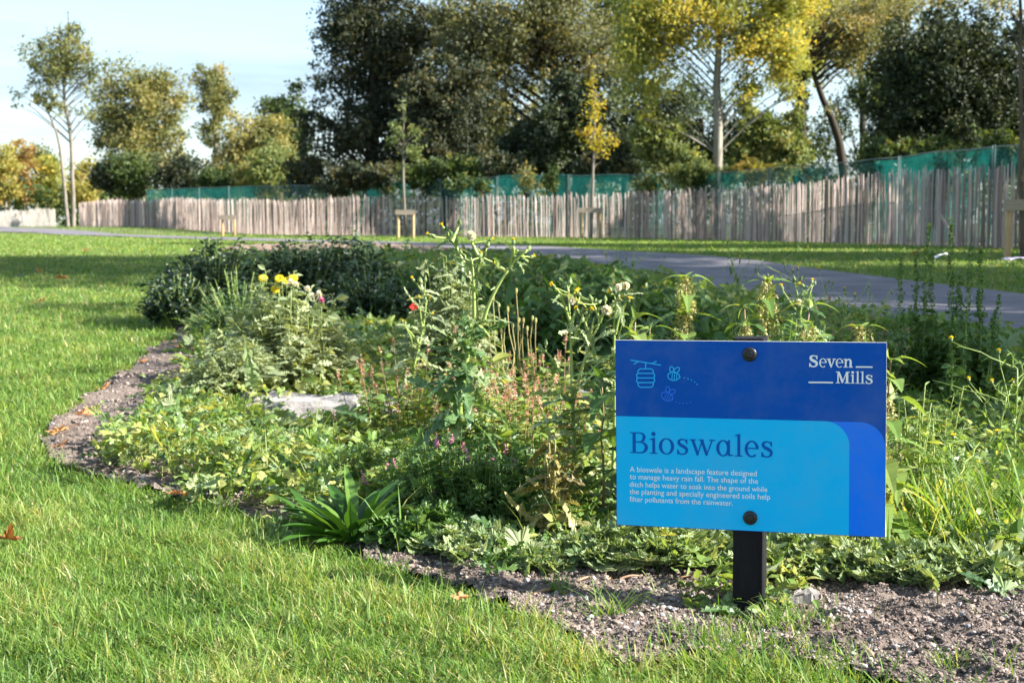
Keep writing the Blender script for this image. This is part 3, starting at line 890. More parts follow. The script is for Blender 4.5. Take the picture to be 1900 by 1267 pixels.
# ------------------------------------------------------------------ green netting on panels behind
def netting():
    m, n, l, out = newmat('green_debris_netting')
    p = n.new('ShaderNodeBsdfPrincipled'); p.inputs['Base Color'].default_value = (.003, .085, .072, 1); p.inputs['Roughness'].default_value = .6
    t = n.new('ShaderNodeBsdfTranslucent'); t.inputs['Color'].default_value = (.004, .12, .105, 1)
    tr = n.new('ShaderNodeBsdfTransparent')
    g = n.new('ShaderNodeNewGeometry'); nz = n.new('ShaderNodeTexNoise'); nz.inputs['Scale'].default_value = 2.2
    l.new(g.outputs['Position'], nz.inputs['Vector'])
    r = ramp(n, [(.35, (.66, .66, .66)), (.65, (.44, .44, .44))]); l.new(nz.outputs['Fac'], r.inputs[0])
    a1 = n.new('ShaderNodeMixShader'); a1.inputs[0].default_value = .45
    l.new(p.outputs[0], a1.inputs[1]); l.new(t.outputs[0], a1.inputs[2])
    a2 = n.new('ShaderNodeMixShader'); l.new(r.outputs[0], a2.inputs[0])
    l.new(tr.outputs[0], a2.inputs[1]); l.new(a1.outputs[0], a2.inputs[2])
    l.new(a2.outputs[0], out.inputs['Surface'])
    line = [(2080, 264, 21), (1900, 272, 23.5), (1780, 280, 25.5), (1640, 297, 28.5), (1480, 310, 33), (1340, 322, 38), (1170, 326, 42), (950, 328, 46), (800, 336, 50), (600, 344, 56), (420, 348, 64), (235, 354, 75)]
    top = np.array([at(u, v, d) for u, v, d in line])
    dd = poly_len(top[:, :2])
    L = np.arange(0, dd[-1], 3.5)
    org = top[0].copy(); org[2] = float(zt(org[0], org[1]))
    root = empty('netted_fence', org, 'site fence hung with teal green debris netting behind the chestnut paling', 'fence')
    m_fr = plain('galvanised_frame', (.10, .15, .15), .45)
    rng = np.random.default_rng(9)
    for i, s in enumerate(L[:-1]):
        ln = np.linspace(s, s + 3.42, 22)
        w = on_line(top[:, :2], dd, ln)
        zt_ = np.interp(ln, dd, top[:, 2]) + .012 * np.sin(ln * 2.3 + i)
        dz = rng.normal(0, .02)
        nrow = 8
        fr = np.linspace(0, 1, nrow)
        zb = zt(w[:, 0], w[:, 1]) + .05
        P = np.zeros((nrow, 22, 3))
        P[..., 0] = w[None, :, 0] + rng.normal(0, .006, (nrow, 22)); P[..., 1] = w[None, :, 1] + .03 * np.sin(ln * 5 + rng.uniform(0, 6))[None] * np.sin(fr * 3.1)[:, None] - .02
        P[..., 2] = zb[None] * (1 - fr[:, None]) + (zt_ + dz)[None] * fr[:, None]
        P -= org
        I = np.arange(nrow * 22).reshape(nrow, 22)
        a = Acc(); a.add(P.reshape(-1, 3), np.stack([I[:-1, :-1], I[:-1, 1:], I[1:, 1:], I[1:, :-1]], -1).reshape(-1, 4))
        obj('netting', a, m, root, smooth=True)
        b = Acc()
        for j in (0, 21):
            b.tubes(np.array([[w[j, 0], w[j, 1] + .03, zb[j] - .05], [w[j, 0], w[j, 1] + .03, (zb[j] + zt_[j]) / 2], [w[j, 0], w[j, 1] + .03, zt_[j] + .05]]) - org, np.full(3, .016), 6)
        for q in (0, 1):
            zz = zt_ + .02 if q else zb
            b.tubes(np.stack([w[:, 0], w[:, 1] + .03, zz], 1) - org, np.full(22, .012), 5)
        obj('frame', b, m_fr, root)
netting()

# ------------------------------------------------------------------ tree supports
def support(uL, uR, vtop, y, label, boardw=.11, over=.06):
    pL, pR = base(uL, y), base(uR, y)
    H = at(uL, vtop, y)[2] - pL[2]
    c = (pL + pR) / 2
    root = empty('tree_support', c, label, 'tree support', 'timber tree supports on the verge')
    for p in (pL, pR):
        a = Acc()
        q = p - c
        a.tubes(np.array([q + [0, 0, -.05], q + [0.004, 0, H * .5], q + [0, 0, H - .008], q + [0, 0, H]]), np.array([.042, .041, .04, .034]), 10)
        obj('stake', a, M['timber'], root, smooth=True)
    a = Acc()
    q0, q1 = (pL - c) * (1 + over), (pR - c) * (1 + over)
    y0, y1, z0, z1 = -.068, -.044, H - boardw - .01, H + .004
    V = [(q0[0] - .05, y0, z0), (q1[0] + .05, y0, z0), (q1[0] + .05, y0, z1), (q0[0] - .05, y0, z1), (q0[0] - .05, y1, z0), (q1[0] + .05, y1, z0), (q1[0] + .05, y1, z1), (q0[0] - .05, y1, z1)]
    a.add(V, [(0, 1, 2, 3), (5, 4, 7, 6), (1, 5, 6, 2), (4, 0, 3, 7), (3, 2, 6, 7), (4, 5, 1, 0)])
    obj('crossboard', a, M['board'], root)
support(1079, 1112, 386, 35, 'timber stake frame around the young tree with yellow leaves')
support(739, 767, 390, 37, 'timber stake frame around the thin young tree with sparse green leaves')
support(414, 436, 400, 42, 'small grey stake frame far along the verge with no crown above it')
support(1868, 1932, 371, 17.5, 'nearest timber stake frame at the bare young tree beside the path bend', .12)
# ------------------------------------------------------------------ leaf templates (unit length along +Y, face up +Z)
def strip_leaf(w, fold=.25, bend=.25, wave=0.0, cup=0.0):
    """w: half widths along the leaf; first and last may be 0"""
    w = np.asarray(w, float); n = len(w)
    t = np.linspace(0, 1, n)
    zc = -bend * t ** 2 + cup * t * (1 - t)
    y = t * (1 - .25 * abs(bend) * t)
    ze = zc + fold * w + wave * np.where(np.arange(n) % 2, 1, -1) * w
    V = np.concatenate([np.stack([0 * t, y, zc], 1), np.stack([-w, y, ze], 1), np.stack([w, y, ze], 1)])
    Q = []
    for i in range(n - 1):
        Q += [(i, i + 1, n + i + 1, n + i), (2 * n + i, 2 * n + i + 1, i + 1, i)]
    return V, np.array(Q), []

def sharp_leaf(prof, fold=.25, bend=.25, curl=0.0, seed=0):
    """outline as (t, halfwidth) pairs in which t may step back: toothed and lobed leaves"""
    rg = np.random.default_rng(seed)
    p = np.asarray(prof, float); n = len(p)
    tm = np.linspace(0, 1, n)
    def z(t): return -bend * t ** 2
    ts = p[:, 0]; w = p[:, 1]
    mid = np.stack([0 * tm, np.clip(np.maximum.accumulate(np.minimum(ts, 1)) * .0 + tm, 0, 1), z(tm)], 1)
    L = np.stack([-w, ts, z(ts) + fold * w + curl * rg.normal(0, 1, n) * w], 1)
    Rr = np.stack([w, ts, z(ts) + fold * w + curl * rg.normal(0, 1, n) * w], 1)
    V = np.concatenate([mid, L, Rr])
    Q = []
    for i in range(n - 1):
        Q += [(i, i + 1, n + i + 1, n + i), (2 * n + i, 2 * n + i + 1, i + 1, i)]
    return V, np.array(Q), []

def palmate(lobes=5, spread=135, depth=.45, teeth=True, cup=.15, seed=0, notch=.25):
    rg = np.random.default_rng(seed)
    pts = []
    for i in range(lobes):
        a = math.radians(90 - spread + 2 * spread * i / (lobes - 1))
        d = math.radians(spread / (lobes - 1))
        Rm = (1 - .28 * abs(i - (lobes - 1) / 2) / lobes * 2) * rg.uniform(.9, 1.08)
        if teeth:
            pts += [(a + d * .95, depth * Rm), (a + d * .62, .72 * Rm), (a + d * .42, .70 * Rm), (a + d * .28, .90 * Rm), (a + d * .14, .84 * Rm), (a, Rm), (a - d * .14, .84 * Rm), (a - d * .28, .90 * Rm), (a - d * .42, .70 * Rm), (a - d * .62, .72 * Rm)]
        else:
            pts += [(a + d * .95, depth * Rm), (a + d * .5, .85 * Rm), (a, Rm), (a - d * .5, .85 * Rm)]
    pts.sort(key=lambda q: -q[0]); pts = pts[::-1]
    V = [(0, 0, 0)] + [(r * math.cos(a) * .62, .25 + r * math.sin(a) * .62, cup * r * r * .6 + rg.normal(0, .03)) for a, r in pts]
    V[0] = (0, .22, 0)
    n = len(pts)
    T = [(0, i, i + 1) for i in range(1, n)]
    return np.array(V, float), [], np.array(T)

def sow_prof(seed, base_w=.10):
    rg = np.random.default_rng(seed)
    out = [(0, base_w), (.05, base_w * 1.25), (.10, .05)]
    for t in (.20, .34, .48, .62, .74):
        W = .19 * math.sin(math.pi * min(1, t + .12) ** 1.1) * rg.uniform(.75, 1.2)
        out += [(t - .03, .05 + W * .2), (t - .01, W * .75), (t - .045, W), (t + .015, W * .72), (t + .02, W * .82), (t + .04, .05 + W * .22)]
    out += [(.84, .10), (.88, .115), (.90, .06), (.95, .05), (1, 0)]
    return out

def serr_prof(W=.26, n=9, heart=True):
    out = [(0, .02), (.0 if heart else .03, W * .55)]
    for i in range(n):
        t = .08 + .86 * i / n
        w = W * (math.sin(math.pi * (.12 + .88 * t) ** .62) if t > .03 else .6)
        w = W * min(1.0, (t / .18 + .35) if t < .12 else 1.0) * (1 - ((t - .15) / .86) ** 1.35 if t > .15 else 1)
        out += [(t, w), (t + .055, w * 1.0), (t + .05, w * .80)]
    out.append((1, 0))
    return out

T_oval = strip_leaf([0, .17, .25, .22, .12, 0], .35, .25)
T_oval2 = strip_leaf([0, .26, .34, .30, .16, 0], .2, .4)
T_lance = strip_leaf([0, .07, .10, .09, .05, 0], .4, .3)
T_strap = strip_leaf([.03, .04, .065, .09, .10, .09, .06, 0], .5, .22)
T_sow = [sharp_leaf(sow_prof(i), .2, .45 + .18 * i, .42, i) for i in range(4)]
T_nettle = [sharp_leaf(serr_prof(), .22, .45 + .2 * i, .05, i) for i in range(3)]
T_cran = [palmate(5, 132, .60, True, .3, i) for i in range(4)]
T_butter = [palmate(3, 95, .30, True, .15, i + 9) for i in range(3)]
T_round = [palmate(5, 140, .82, False, .3, i + 20) for i in range(3)]
T_pin = [sharp_leaf([(0, .015), (.15, .02), (.18, .14), (.26, .13), (.25, .03), (.36, .03), (.40, .19), (.50, .16), (.48, .035), (.58, .035), (.63, .20), (.73, .15), (.71, .04), (.80, .05), (.88, .12), (.95, .05), (1, 0)], .2, .3, .2, i) for i in range(3)]
T_tiny = strip_leaf([0, .3, .22, 0], .3, .2)
T_quad = (np.array([(0, 0, 0), (.28, .5, .06), (0, 1, -.05), (-.28, .5, .06)]), np.array([(0, 1, 2, 3)]), [])

def rdir(rng, n, up=0.0):
    v = nrm(rng.normal(0, 1, (n, 3))); v[:, 2] += up
    return nrm(v)

def put_leaves(acc, rng, tpls, pos, D, size, r, m=0, roll=.55):
    if not isinstance(tpls, list): tpls = [tpls]
    n = len(pos)
    up = np.array([0, 0, 1.0]) + rng.normal(0, roll, (n, 3))
    X, Y, Z = frame(D, up)
    k = rng.integers(0, len(tpls), n)
    size = np.broadcast_to(size, (n,)); r = np.broadcast_to(r, (n,))
    for j, t in enumerate(tpls):
        i = k == j
        acc.scatter(t, pos[i], X[i], Y[i], Z[i], size[i], r[i], m)

def bez(a, b, c, t):
    t = t[None, :, None]
    return a[:, None] * (1 - t) ** 2 + 2 * b[:, None] * t * (1 - t) + c[:, None] * t * t

def shoots(rng, n, rx, ry, h, flat=.55, base_r=.3, droop=0.0, hj=.18):
    """stems fanning out of a clump; returns (n,k,3) curves"""
    a = rng.uniform(0, 2 * np.pi, n); q = np.sqrt(rng.uniform(0, 1, n))
    tip = np.stack([rx * q * np.cos(a), ry * q * np.sin(a), h * (1 - flat * q ** 2.2) * (1 + rng.normal(0, hj, n))], 1)
    tip[:, 2] = np.maximum(tip[:, 2], .05 * h)
    b0 = tip * np.array([base_r, base_r, 0]) + rng.normal(0, .01, (n, 3)) * np.array([1, 1, 0])
    mid = b0 * .45 + tip * np.array([.55, .55, 0]) + np.array([0, 0, 1]) * (tip[:, 2:] * (.72 + droop))
    return bez(b0, mid, tip, np.linspace(0, 1, 7))

def herb(name, label, cat, loc, mats, rng, rx, ry, h, n, lpl, tpls, ls, group=None, t0=.3, flat=.55, sr=.0016, up=.35, lsd=.3, rmu=.45, rsd=.22, base_r=.3,
         taper=.5, flowers=None, stem_r=None, hj=.18, droop=0.0, rad=1.0):
    """a leafy clump: stems with leaves spiralling along them. flowers = (name, material, function(acc, rng, tips))"""
    root = empty(name, loc, label, cat, group)
    P = shoots(rng, n, rx, ry, h, flat, base_r, droop, hj)
    st = Acc(); st.tubes(P, np.linspace(1.2, .5, 7) * sr, 4, rng.uniform(.1, .9, n))
    t = np.linspace(t0, 1, lpl)
    f = t * 6; i0 = np.clip(f.astype(int), 0, 5); w = (f - i0)[None, :, None]
    pos = P[:, i0] * (1 - w) + P[:, i0 + 1] * w
    Tn = nrm(P[:, i0 + 1] - P[:, i0])
    az = (np.arange(lpl) * 2.4)[None] + rng.uniform(0, 6.28, n)[:, None]
    D = np.stack([np.cos(az), np.sin(az), np.zeros_like(az)], -1) * rad + Tn * up + rng.normal(0, .25, (n, lpl, 3))
    D[..., 2] += 0
    size = ls * (1 - taper * ((t - t0) / (1 - t0 + 1e-6)))[None] * np.exp(rng.normal(0, lsd, (n, lpl)))
    r = np.clip(rmu + rng.normal(0, rsd * .6, (n, 1)) + rng.normal(0, rsd, (n, lpl)), 0, 1)
    lf = Acc()
    put_leaves(lf, rng, tpls, pos.reshape(-1, 3), D.reshape(-1, 3), size.ravel(), r.ravel())
    obj('leaves', lf, mats[0], root)
    obj('stems', st, mats[1], root, smooth=True)
    if flowers:
        for nm, mt, fn in flowers:
            fa = Acc(); fn(fa, rng, P)
            for q in getattr(fa, 'parts', [fa]):
                if q.n: obj(nm, q, mt, root)
    return root

# --- flower pieces
def spikes(count, L, wd, up=1.0, t_at=1.0):
    """dense little spikes of florets at stem ends"""
    def fn(acc, rng, P):
        k = rng.permutation(len(P))[:count]
        acc.parts = []
        for i in k:
            acc_ = acc; acc = Acc(); acc_.parts.append(acc)
            a, d = P[i, -1], nrm(P[i, -1] - P[i, -2] + np.array([0, 0, up]) * .02)
            m = 26
            s = np.linspace(0, 1, m)
            c = a + d * (s * L * rng.uniform(.7, 1.2))[:, None]
            D = rdir(rng, m, .4)
            put_leaves(acc, rng, T_tiny, c, D, wd * (1.1 - .6 * s) * rng.uniform(.8, 1.2, m), rng.uniform(0, 1, m))
            acc = acc_
    return fn

def disc_flowers(count, rad, petals=11, tilt=.5, clus=1):
    def fn(acc, rng, P):
        k = rng.permutation(len(P))[:count]
        for i in k:
            for _ in range(clus):
                c = P[i, -1] + np.array([0, 0, .006]) + (rng.normal(0, .012, 3) if clus > 1 else 0)
                ax = rdir(rng, 1, 1.0 / max(tilt, .01))[0]
                X, _, _ = frame(ax[None]); X = X[0]; Y = np.cross(ax, X)
                az = np.arange(petals) * 2 * np.pi / petals + rng.uniform(0, 6)
                D = np.cos(az)[:, None] * X + np.sin(az)[:, None] * Y + ax * .25
                acc_X, acc_Y, acc_Z = frame(D, np.broadcast_to(ax, D.shape))
                acc.scatter(T_oval, np.repeat(c[None], petals, 0), acc_X, acc_Y, acc_Z, np.full(petals, rad), rng.uniform(0, 1, petals))
    return fn

def puff(acc, rng, c, rad, n=120):
    D = rdir(rng, n)
    X, Y, Z = frame(D, rdir(rng, n))
    acc.scatter(T_tiny, np.repeat(np.asarray(c)[None], n, 0) + D * rad * .25, X, Y, Z, np.full(n, rad * .8), rng.uniform(0, 1, n))

def lathe(acc, c, ax, prof, n=8, r=.5, m=0):
    ax = nrm(np.asarray(ax, float)); X, _, _ = frame(ax[None]); X = X[0]; Y = np.cross(ax, X)
    t = np.arange(n) * 2 * np.pi / n
    V = np.concatenate([np.asarray(c) + ax * y + q * (np.cos(t)[:, None] * X + np.sin(t)[:, None] * Y) for y, q in prof])
    Q = [(j * n + i, j * n + (i + 1) % n, (j + 1) * n + (i + 1) % n, (j + 1) * n + i) for j in range(len(prof) - 1) for i in range(n)]
    acc.add(V, Q, None, r, m)

def flower_head(rng, kind, s=.72):
    """bud of a sow thistle: green urn with a tuft of yellow, white or nothing on top"""
    a = Acc()
    lathe(a, (0, 0, 0), (0, 0, 1), [(-.004 * s, .0012 * s), (0, .0045 * s), (.004 * s, .0062 * s), (.008 * s, .0050 * s), (.012 * s, .0036 * s)], 9, rng.uniform(.2, .8), 0)
    n = 26
    if kind == 'bud':
        lathe(a, (0, 0, .012 * s), (0, 0, 1), [(0, .0036 * s), (.006 * s, .0006 * s)], 7, .7, 0)
    elif kind == 'clock':
        b = Acc(); puff(b, rng, (0, 0, .014 * s), .016 * s, 170)
        a.V += b.V; a.Q += [(f + a.n, m * 0 + 2) for f, m in b.Q]; a.R += b.R; a.n += b.n
    else:
        D = rdir(rng, n, 2.0 if kind == 'closed' else .9)
        X, Y, Z = frame(D, rdir(rng, n))
        L = .012 if kind == 'closed' else .011
        a.scatter(T_lance, np.repeat(np.array([[0, 0, .010 * s]]), n, 0), X, Y, Z, np.stack([np.full(n, L * s * 1.2), np.full(n, L * s), np.full(n, L * s)], 1), rng.uniform(0, 1, n), 1)
    return a.mesh('flower_head', [M['bud'], M['yellow'], M['white']])

def stalk_path(rng, a, b, n=7, sag=.0, wig=.006):
    t = np.linspace(0, 1, n)[:, None]
    a, b = np.asarray(a, float), np.asarray(b, float)
    p = a * (1 - t) + b * t
    p[1:-1] += rng.normal(0, wig, (n - 2, 3)) * np.array([1, 1, .3])
    p[:, 2] += sag * (t[:, 0] * (1 - t[:, 0]))
    return p

def sow_thistle(label, loc, y, stem_uv, branches, heads, leaves, rng, mats=('blue', 'stem'), r0=.006, leaf_len=(.17, .05), dens=1.0, group='sow thistles in the planting', rmu=.5):
    """stem_uv: main stem traced bottom to top; branches: list of traced lines; heads: (u, v, kind, scale)"""
    root = empty('sow_thistle', loc, label, 'weed', group)
    loc = np.asarray(loc, float)
    def pt(u, v, dy=0.0): return at(u, v, y + dy) - loc
    main = np.array([pt(u, v) for u, v in stem_uv]); main[0] = (0, 0, -.01)
    mp_ = smooth(main, 5)
    st = Acc(); st.tubes(mp_, np.linspace(r0, r0 * .55, len(mp_)), 7, .5)
    br = []
    for i, b in enumerate(branches):
        dy = rng.normal(0, .03)
        p = np.array([pt(u, v, dy * q) for (u, v), q in zip(b, np.linspace(0, 1, len(b)))])
        q = smooth(p, 5); br.append(q)
        st.tubes(q, np.linspace(r0 * .58, r0 * .2, len(q)), 6, rng.uniform(.4, .9))
    obj('stem', st, M[mats[1]], root, smooth=True)
    lf = Acc()
    n = leaves
    t = np.sort(rng.uniform(.02, 1, n)) ** .9
    f = t * (len(mp_) - 1); i0 = np.clip(f.astype(int), 0, len(mp_) - 2); w = (f - i0)[:, None]
    pos = mp_[i0] * (1 - w) + mp_[i0 + 1] * w
    az = np.arange(n) * 2.4 + rng.normal(0, .4, n)
    D = np.stack([np.cos(az), np.sin(az), rng.normal(.55, .3, n)], 1)
    L = (leaf_len[0] + (leaf_len[1] - leaf_len[0]) * t) * rng.uniform(.75, 1.2, n)
    put_leaves(lf, rng, T_sow, pos, D, L, np.clip(rng.normal(rmu, .25, n), 0, 1), 0, .3)
    for q in br:                                         # small clasping leaves on the branches
        k = rng.integers(2, 5)
        j = rng.integers(0, max(1, len(q) - 3), k)
        D = rdir(rng, k, .3)
        put_leaves(lf, rng, T_sow, q[j], D, rng.uniform(.02, .05, k), np.clip(rng.normal(rmu + .1, .2, k), 0, 1))
    obj('leaves', lf, M[mats[0]], root)
    cache = {}
    for u, v, kind, s in heads:
        if kind not in cache: cache[kind] = flower_head(rng, kind)
        p = pt(u, v, rng.normal(0, .015))
        ends = np.array([q[-1] for q in br]); j = int(np.argmin(np.linalg.norm(ends - p, axis=1)))
        if np.linalg.norm(ends[j] - p) > .006:
            q = br[j]; a0 = q[max(0, len(q) - 1 - rng.integers(1, 5))]
            sa = Acc(); sa.tubes(stalk_path(rng, a0, p, 5, 0, .0015), np.linspace(r0 * .25, r0 * .17, 5), 5, .6)
            obj('flower_stalk', sa, M[mats[1]], root, smooth=True); d = nrm(p - a0)
        else:
            d = nrm(br[j][-1] - br[j][-3])
        o = link('flower_head', cache[kind], root)
        o.location = tuple(p)
        o.rotation_mode = 'QUATERNION'; o.rotation_quaternion = Vector(nrm(d + np.array([0, 0, .5]))).to_track_quat('Z', 'Y')
        o.scale = (s, s, s)
    return root

# ------------------------------------------------------------------ sow thistles
rng = np.random.default_rng(100)
sow_thistle('tallest sow thistle with a white seed clock in the middle of the bed', base(832, 3.15), 3.15,
    [(832, 905), (836, 860), (850, 790), (858, 720), (868, 650), (874, 600)],
    [[(880, 592), (879, 545), (877, 500), (874, 478)], [(884, 590), (884, 540), (888, 500), (892, 470)], [(896, 600), (905, 570), (924, 530), (946, 497), (962, 478), (978, 463)],
     [(871, 510), (856, 478), (847, 460), (836, 445), (822, 441)], [(838, 449), (846, 432), (852, 417)], [(860, 488), (845, 480), (838, 477)], [(890, 480), (880, 460), (876, 448)],
     [(948, 494), (952, 475), (953, 460)], [(884, 600), (902, 618), (906, 622)], [(866, 650), (848, 628), (835, 612)], [(940, 503), (920, 497), (936, 500)]],
    [(852, 415, 'bud', 1.2), (823, 426, 'closed', 1.1), (800, 438, 'closed', .9), (806, 440, 'bud', 1.1), (831, 428, 'bud', .8), (875, 444, 'clock', 1.0), (884, 463, 'closed', 1.1), (904, 458, 'bud', 1.2), (908, 447, 'closed', .8),
     (897, 474, 'bud', 1.1), (889, 478, 'bud', 1.2), (914, 492, 'open', .9), (938, 500, 'closed', .8), (953, 453, 'closed', 1.0), (961, 467, 'closed', 1.1), (957, 477, 'bud', 1.2), (980, 464, 'bud', 1.3), (984, 478, 'closed', 1.1), (976, 484, 'bud', 1.0), (840, 476, 'bud', .8), (905, 624, 'open', 1.0), (856, 470, 'bud', .9)],
    56, rng, leaf_len=(.15, .07), r0=.0092, rmu=.62)
sow_thistle('yellowing sow thistle with many small heads beside the upper left corner of the sign', base(1066, 2.8), 2.8,
    [(1068, 985), (1066, 900), (1064, 800), (1062, 720)],
    [[(1062, 740), (1060, 660), (1058, 600), (1055, 555), (1053, 530)], [(1064, 745), (1078, 690), (1098, 630), (1111, 600), (1106, 575), (1098, 560)], [(1060, 620), (1064, 590), (1072, 565), (1076, 548)], [(1058, 598), (1045, 560), (1036, 540), (1030, 535)],
     [(1112, 598), (1122, 575), (1123, 560)], [(1090, 650), (1096, 620), (1102, 590)], [(1062, 640), (1072, 610), (1080, 596)], [(1096, 640), (1088, 605), (1084, 590)], [(1040, 690), (1020, 660), (1004, 645)]],
    [(1029, 533, 'open', 1.0), (1057, 528, 'bud', 1.2), (1069, 542, 'closed', .9), (1076, 548, 'open', 1.1), (1067, 562, 'clock', .7), (1098, 558, 'bud', 1.1), (1090, 557, 'bud', 1.1), (1105, 562, 'bud', 1.0), (1109, 563, 'bud', .9), (1123, 558, 'bud', 1.0), (1122, 583, 'clock', .9), (1072, 578, 'open', .9), (1088, 583, 'closed', .9), (1096, 580, 'open', .9), (1080, 596, 'bud', 1.0), (1003, 645, 'bud', 1.1), (1002, 652, 'open', .9), (1013, 640, 'bud', .9), (1090, 644, 'open', .9), (1082, 578, 'bud', .9)],
    34, rng, mats=('cran', 'stem'), leaf_len=(.14, .07), r0=.0064, rmu=.62)
sow_thistle('slim sow thistle with white tufts between the yellowing one and the sign edge', base(1136, 2.95), 2.95,
    [(1140, 900), (1140, 800), (1140, 700), (1140, 640)],
    [[(1140, 640), (1140, 600), (1142, 560), (1138, 545)], [(1142, 620), (1150, 585), (1158, 565), (1164, 556)], [(1141, 580), (1147, 555), (1150, 538)]],
    [(1132, 545, 'open', .9), (1133, 539, 'bud', 1.0), (1146, 538, 'clock', .7), (1158, 537, 'clock', .8), (1153, 559, 'closed', .9), (1165, 561, 'closed', .9), (1142, 582, 'closed', 1.0), (1148, 626, 'open', .9)],
    22, rng, mats=('cran', 'stem'), leaf_len=(.10, .05), r0=.0048, rmu=.7)
sow_thistle('leaning yellow flowered sow thistle beside the red poppy', base(770, 4.2), 4.2,
    [(762, 760), (764, 710), (776, 650), (786, 600)],
    [[(786, 600), (790, 570), (788, 550), (786, 535)], [(784, 610), (780, 580), (778, 556)], [(792, 560), (784, 542), (775, 530), (770, 524)], [(780, 640), (760, 615), (748, 600)]],
    [(768, 522, 'closed', 1.2), (777, 522, 'bud', 1.3), (789, 522, 'bud', 1.3), (778, 556, 'open', 1.1), (793, 555, 'open', 1.1), (747, 598, 'open', 1.0), (752, 601, 'open', 1.0), (796, 582, 'closed', 1.1), (773, 646, 'open', 1.2), (780, 662, 'open', 1.0)],
    28, rng, mats=('cran', 'stem'), leaf_len=(.12, .06), r0=.0055, rmu=.75)
sow_thistle('sow thistle with small pale heads in front of the path above the sign', base(1372, 3.6), 3.6,
    [(1480, 700), (1480, 640), (1484, 590), (1486, 560)],
    [[(1484, 580), (1480, 550), (1476, 530), (1474, 524)], [(1486, 570), (1494, 545), (1506, 530)], [(1485, 575), (1500, 552), (1508, 530)], [(1484, 585), (1466, 560), (1452, 538)]],
    [(1474, 522, 'bud', 1.2), (1484, 520, 'bud', 1.1), (1491, 531, 'closed', 1.1), (1506, 526, 'closed', 1.0), (1452, 537, 'closed', 1.1), (1480, 556, 'clock', .8), (1511, 528, 'bud', 1.0)],
    18, rng, leaf_len=(.10, .05), r0=.005, rmu=.6)

# ------------------------------------------------------------------ nettles
def nettle(label, u, vtop, y, rng, tassel=True, n_nodes=9, leaf=.075, lean=0.0, cat_nodes=(1, 6), rmu=.5):
    loc = base(u, y)
    H = at(u, vtop, y)[2] - loc[2]
    root = empty('nettle', loc, label, 'nettle', 'nettles behind the sign')
    n = 9; t = np.linspace(0, 1, n)
    P = np.stack([lean * t ** 2 + rng.normal(0, .002, n), rng.normal(0, .002, n), t * H], 1); P[0] = (0, 0, -.01)
    st = Acc(); st.tubes(P, np.linspace(.0034, .0014, n), 5, .5); obj('stem', st, M['redstem'], root, smooth=True)
    lf, ct = Acc(), Acc()
    for k in range(n_nodes + 5):
        tt = 1 - k * .036 / H
        if tt < .1: break
        p = np.array([np.interp(tt, t, P[:, i]) for i in range(3)])
        a0 = k * np.pi / 2 + rng.normal(0, .25)
        sz = leaf * 1.12 * min(1, .55 + .2 * k) * rng.uniform(.85, 1.15)
        for q in (0, np.pi):
            D = np.array([[math.cos(a0 + q), math.sin(a0 + q), .28 - .05 * k]])
            pp = p + D[0] * .012
            put_leaves(lf, rng, T_nettle, pp[None], D, np.array([sz]), np.clip(rng.normal(rmu, .2, 1), 0, 1), 0, .12)
        if k < 3:
            D = rdir(rng, 3, .8); put_leaves(lf, rng, T_nettle, np.repeat(p[None], 3, 0), D, np.full(3, sz * .6), np.full(3, rmu + .2))
        if tassel and cat_nodes[0] <= k <= cat_nodes[1] + 3:
            for j in range(9):
                az = a0 + rng.uniform(0, 6.28)
                L = rng.uniform(.03, .055); m = 24
                s = np.linspace(0, 1, m)
                o = np.array([math.cos(az), math.sin(az), 0])
                c = p + o * (.003 + rng.uniform(.010, .026) * np.sqrt(s))[:, None] - np.array([0, 0, 1]) * (s ** 1.3 * L)[:, None] + rng.normal(0, .0016, (m, 3))
                put_leaves(ct, rng, T_tiny, c, rdir(rng, m), rng.uniform(.004, .0085, m), rng.uniform(0, 1, m))
    obj('leaves', lf, M['mid'] if rmu < .55 else M['light'], root)
    if ct.n: obj('catkins', ct, M['catkin'], root)
rng = np.random.default_rng(200)
nettle('tall nettle hung with pale catkins above the bees on the sign', 1272, 517, 2.75, rng, True, 10, .062, .004, (0, 6), .6)
nettle('tallest brown topped nettle directly above the sign post', 1426, 524, 2.72, rng, True, 10, .062, -.002, (0, 6), .6)
nettle('nettle with spreading leaves just left of the sign post top', 1384, 570, 2.66, rng, True, 8, .066, .0, (1, 5), .6)
nettle('nettle with drooping catkins just right of the sign post top', 1502, 568, 2.7, rng, True, 8, .066, -.004, (1, 5), .65)
nettle('short spidery nettle tip above the brand name on the sign', 1603, 608, 2.62, rng, True, 7, .05, 0, (0, 3), .65)
nettle('nettle drooping over the upper left corner of the sign', 1172, 588, 2.6, rng, True, 8, .07, .004, (1, 5), .6)
nettle('small leafy nettle peeping over the sign beside the upper left corner', 1206, 610, 2.66, rng, True, 6, .06, 0, (1, 2), .6)
nettle('nettle leaning out past the right edge of the sign', 1640, 668, 2.5, rng, True, 8, .075, .02, (2, 5), .6)
nettle('broad leaved nettle low against the right edge of the sign', 1655, 842, 2.55, rng, False, 5, .085, .02, (0, 0), .7)
nettle('leafy nettle in the shade left of the sign paragraph', 1120, 700, 2.75, rng, False, 7, .085, 0, (0, 0), .35)

